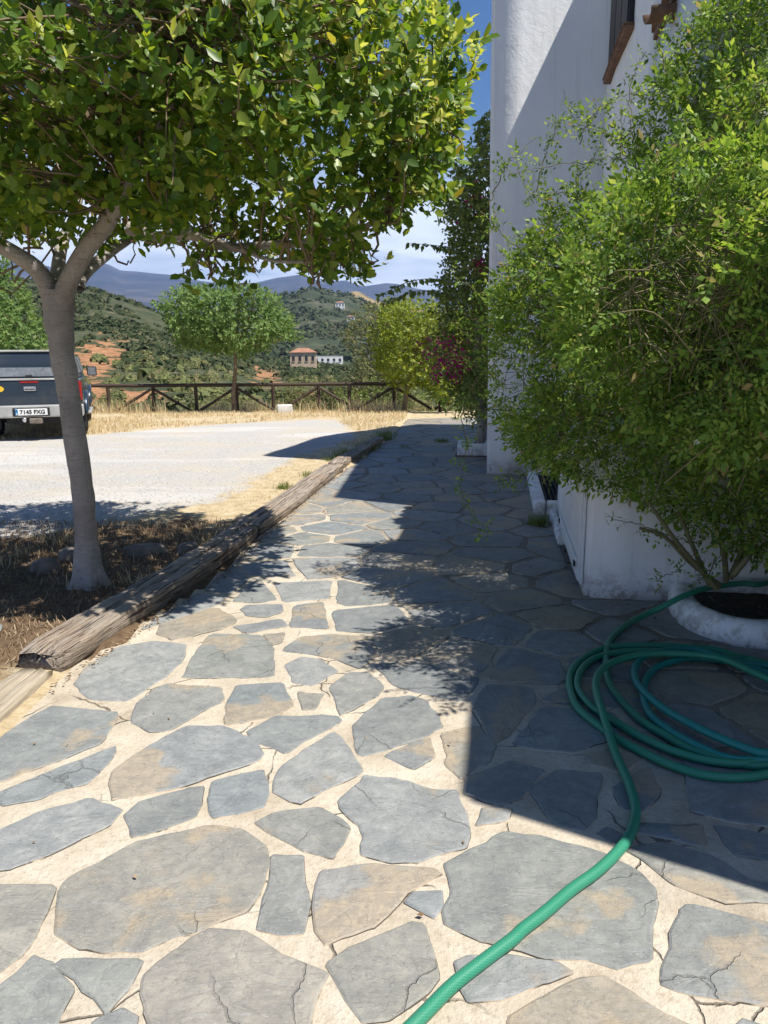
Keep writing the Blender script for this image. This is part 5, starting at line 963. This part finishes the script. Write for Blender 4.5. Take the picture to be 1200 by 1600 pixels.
# fallen leaves along the foot of the sleepers and on the soil
yy = RNG.uniform(3.1, 9.6, 900); xx = np.interp(yy, [3.1, 3.3, 4, 4.8, 5.8, 6.6, 8.5, 9.85], [-1.54, -1.52, -1.36, -1.13, -1.06, -.95, -.71, -.47]) + np.abs(RNG.normal(0, .035, 900)) - .01
xs = RNG.uniform(-1.7, 1.6, 160); ys = RNG.uniform(1.5, 9, 160); x3 = RNG.uniform(1.3, 2.2, 260); y3 = RNG.uniform(3.2, 4.4, 260)
P = np.stack([np.concatenate([xx, xs, x3]), np.concatenate([yy, ys, y3]), np.full(1320, .014)], 1); P[1060:, 2] = np.where(in_poly(P[1060:, 0], P[1060:, 1], rim), .09, .014); D = rdir(1320); D[:, 2] *= .25; N = rdir(1320) * .4 + np.array([[0, 0, 1]])
keep = ~((np.arange(1320) >= 900) & (np.arange(1320) < 1060) & (RNG.random(1320) < .35))
tag(leaf_obj('fallen_leaves', P[keep], D[keep], N[keep], RNG.uniform(.008, .026, keep.sum()), np.full(keep.sum(), 1.2), M['litter'], None, DIA, DIA_F, False), 'fallen brown leaves along the foot of the sleepers and in the planter', 'litter', None, 'stuff')
# weeds
wt = [(1.40, 6.45, .09, 170, .12), (-1.15, 8.3, .10, 160, .10), (-.72, 10.5, .13, 190, .13), (-.55, 11.0, .22, 320, .16), (-.28, 11.9, .19, 330, .15), (.02, 13.3, .18, 320, .16), (.05, 14.1, .2, 160, .12), (1.02, 12.9, .13, 150, .10), (-.95, 9.2, .1, 110, .09), (.35, 12.2, .12, 50, .06)]
wl_ = ['at the corner of the low wall', 'alone in the straw verge', 'behind the middle sleeper', 'tallest in the house shadow', 'between the last two sleepers', 'over the end of the last sleeper', 'past the last sleeper', 'on the shaded paving', 'small beside the middle sleeper', 'sparse on the far paving']
for k, (x, y, r, n, h) in enumerate(wt):
    P = np.stack([x + RNG.normal(0, r * .5, n), y + RNG.normal(0, r * .6, n), np.full(n, .0)], 1); o = blades('weed_tuft', P, h, .7, .004, M['weed'], 'green weed tuft ' + wl_[k], 'weed'); del o['kind']; o['group'] = 'weed tufts along the path'
# gravel pebbles
n = 30000; x = RNG.uniform(-8.5, -.6, n); y = 5.6 + 8.5 * RNG.random(n) ** 1.5; k = dgr(x, y) > .35 * nz(x, y, 1.4, 12) - .05; x = x[k]; y = y[k]; n = len(x)
oc = np.array([(1, 0, 0), (0, 1, 0), (-1, 0, 0), (0, -1, 0), (0, 0, .7), (0, 0, -.5)]); of = np.array([(0, 1, 4), (1, 2, 4), (2, 3, 4), (3, 0, 4)])
s = RNG.uniform(.004, .012, n); th = RNG.uniform(0, 6.28, n); sx_ = s * RNG.uniform(.7, 1.5, n); ox = oc[None, :, 0] * np.cos(th)[:, None] - oc[None, :, 1] * np.sin(th)[:, None]; oy = oc[None, :, 0] * np.sin(th)[:, None] + oc[None, :, 1] * np.cos(th)[:, None]
V = np.stack([x[:, None] + ox * sx_[:, None], y[:, None] + oy * s[:, None], .02 + oc[None, :, 2] * s[:, None] + 0 * ox], 2); zb = .03 * fbm(xyz(x, y), .9, 3, 2) + .012 * fbm(xyz(x, y), 5, 2, 4) + .018; V[:, :, 2] += zb[:, None] - .015
M['pebble'] = leafmat('pebbles', [(0, (.34, .32, .29)), (.5, (.46, .445, .415)), (1, (.58, .565, .54))], .9, 0.0, .1)
tag(link('gravel', fast_mesh('gravel', V.reshape(-1, 3), [(of[None] + (np.arange(n) * 6)[:, None, None]).reshape(-1, 3)]), M['pebble'], None, False), 'loose pale grey gravel on the parking lot', 'gravel', None, 'stuff')

# ---------------------------------------------------------------- air that fades the far hills
hb_ = box("haze", (0, 0, 430), (19400, 19400, 1040), [])
hb_.data.materials.clear(); hm = bpy.data.materials.new('haze'); hm.use_nodes = True; hn = hm.node_tree.nodes; hn.clear()
pv = hn.new('ShaderNodeVolumePrincipled'); pv.inputs['Color'].default_value = (.36, .56, 1, 1); pv.inputs['Density'].default_value = 9.5e-5; pv.inputs['Anisotropy'].default_value = 0.1
ou = hn.new('ShaderNodeOutputMaterial'); hm.node_tree.links.new(pv.outputs[0], ou.inputs['Volume']); hb_.data.materials.append(hm); hb_['kind'] = 'stuff'
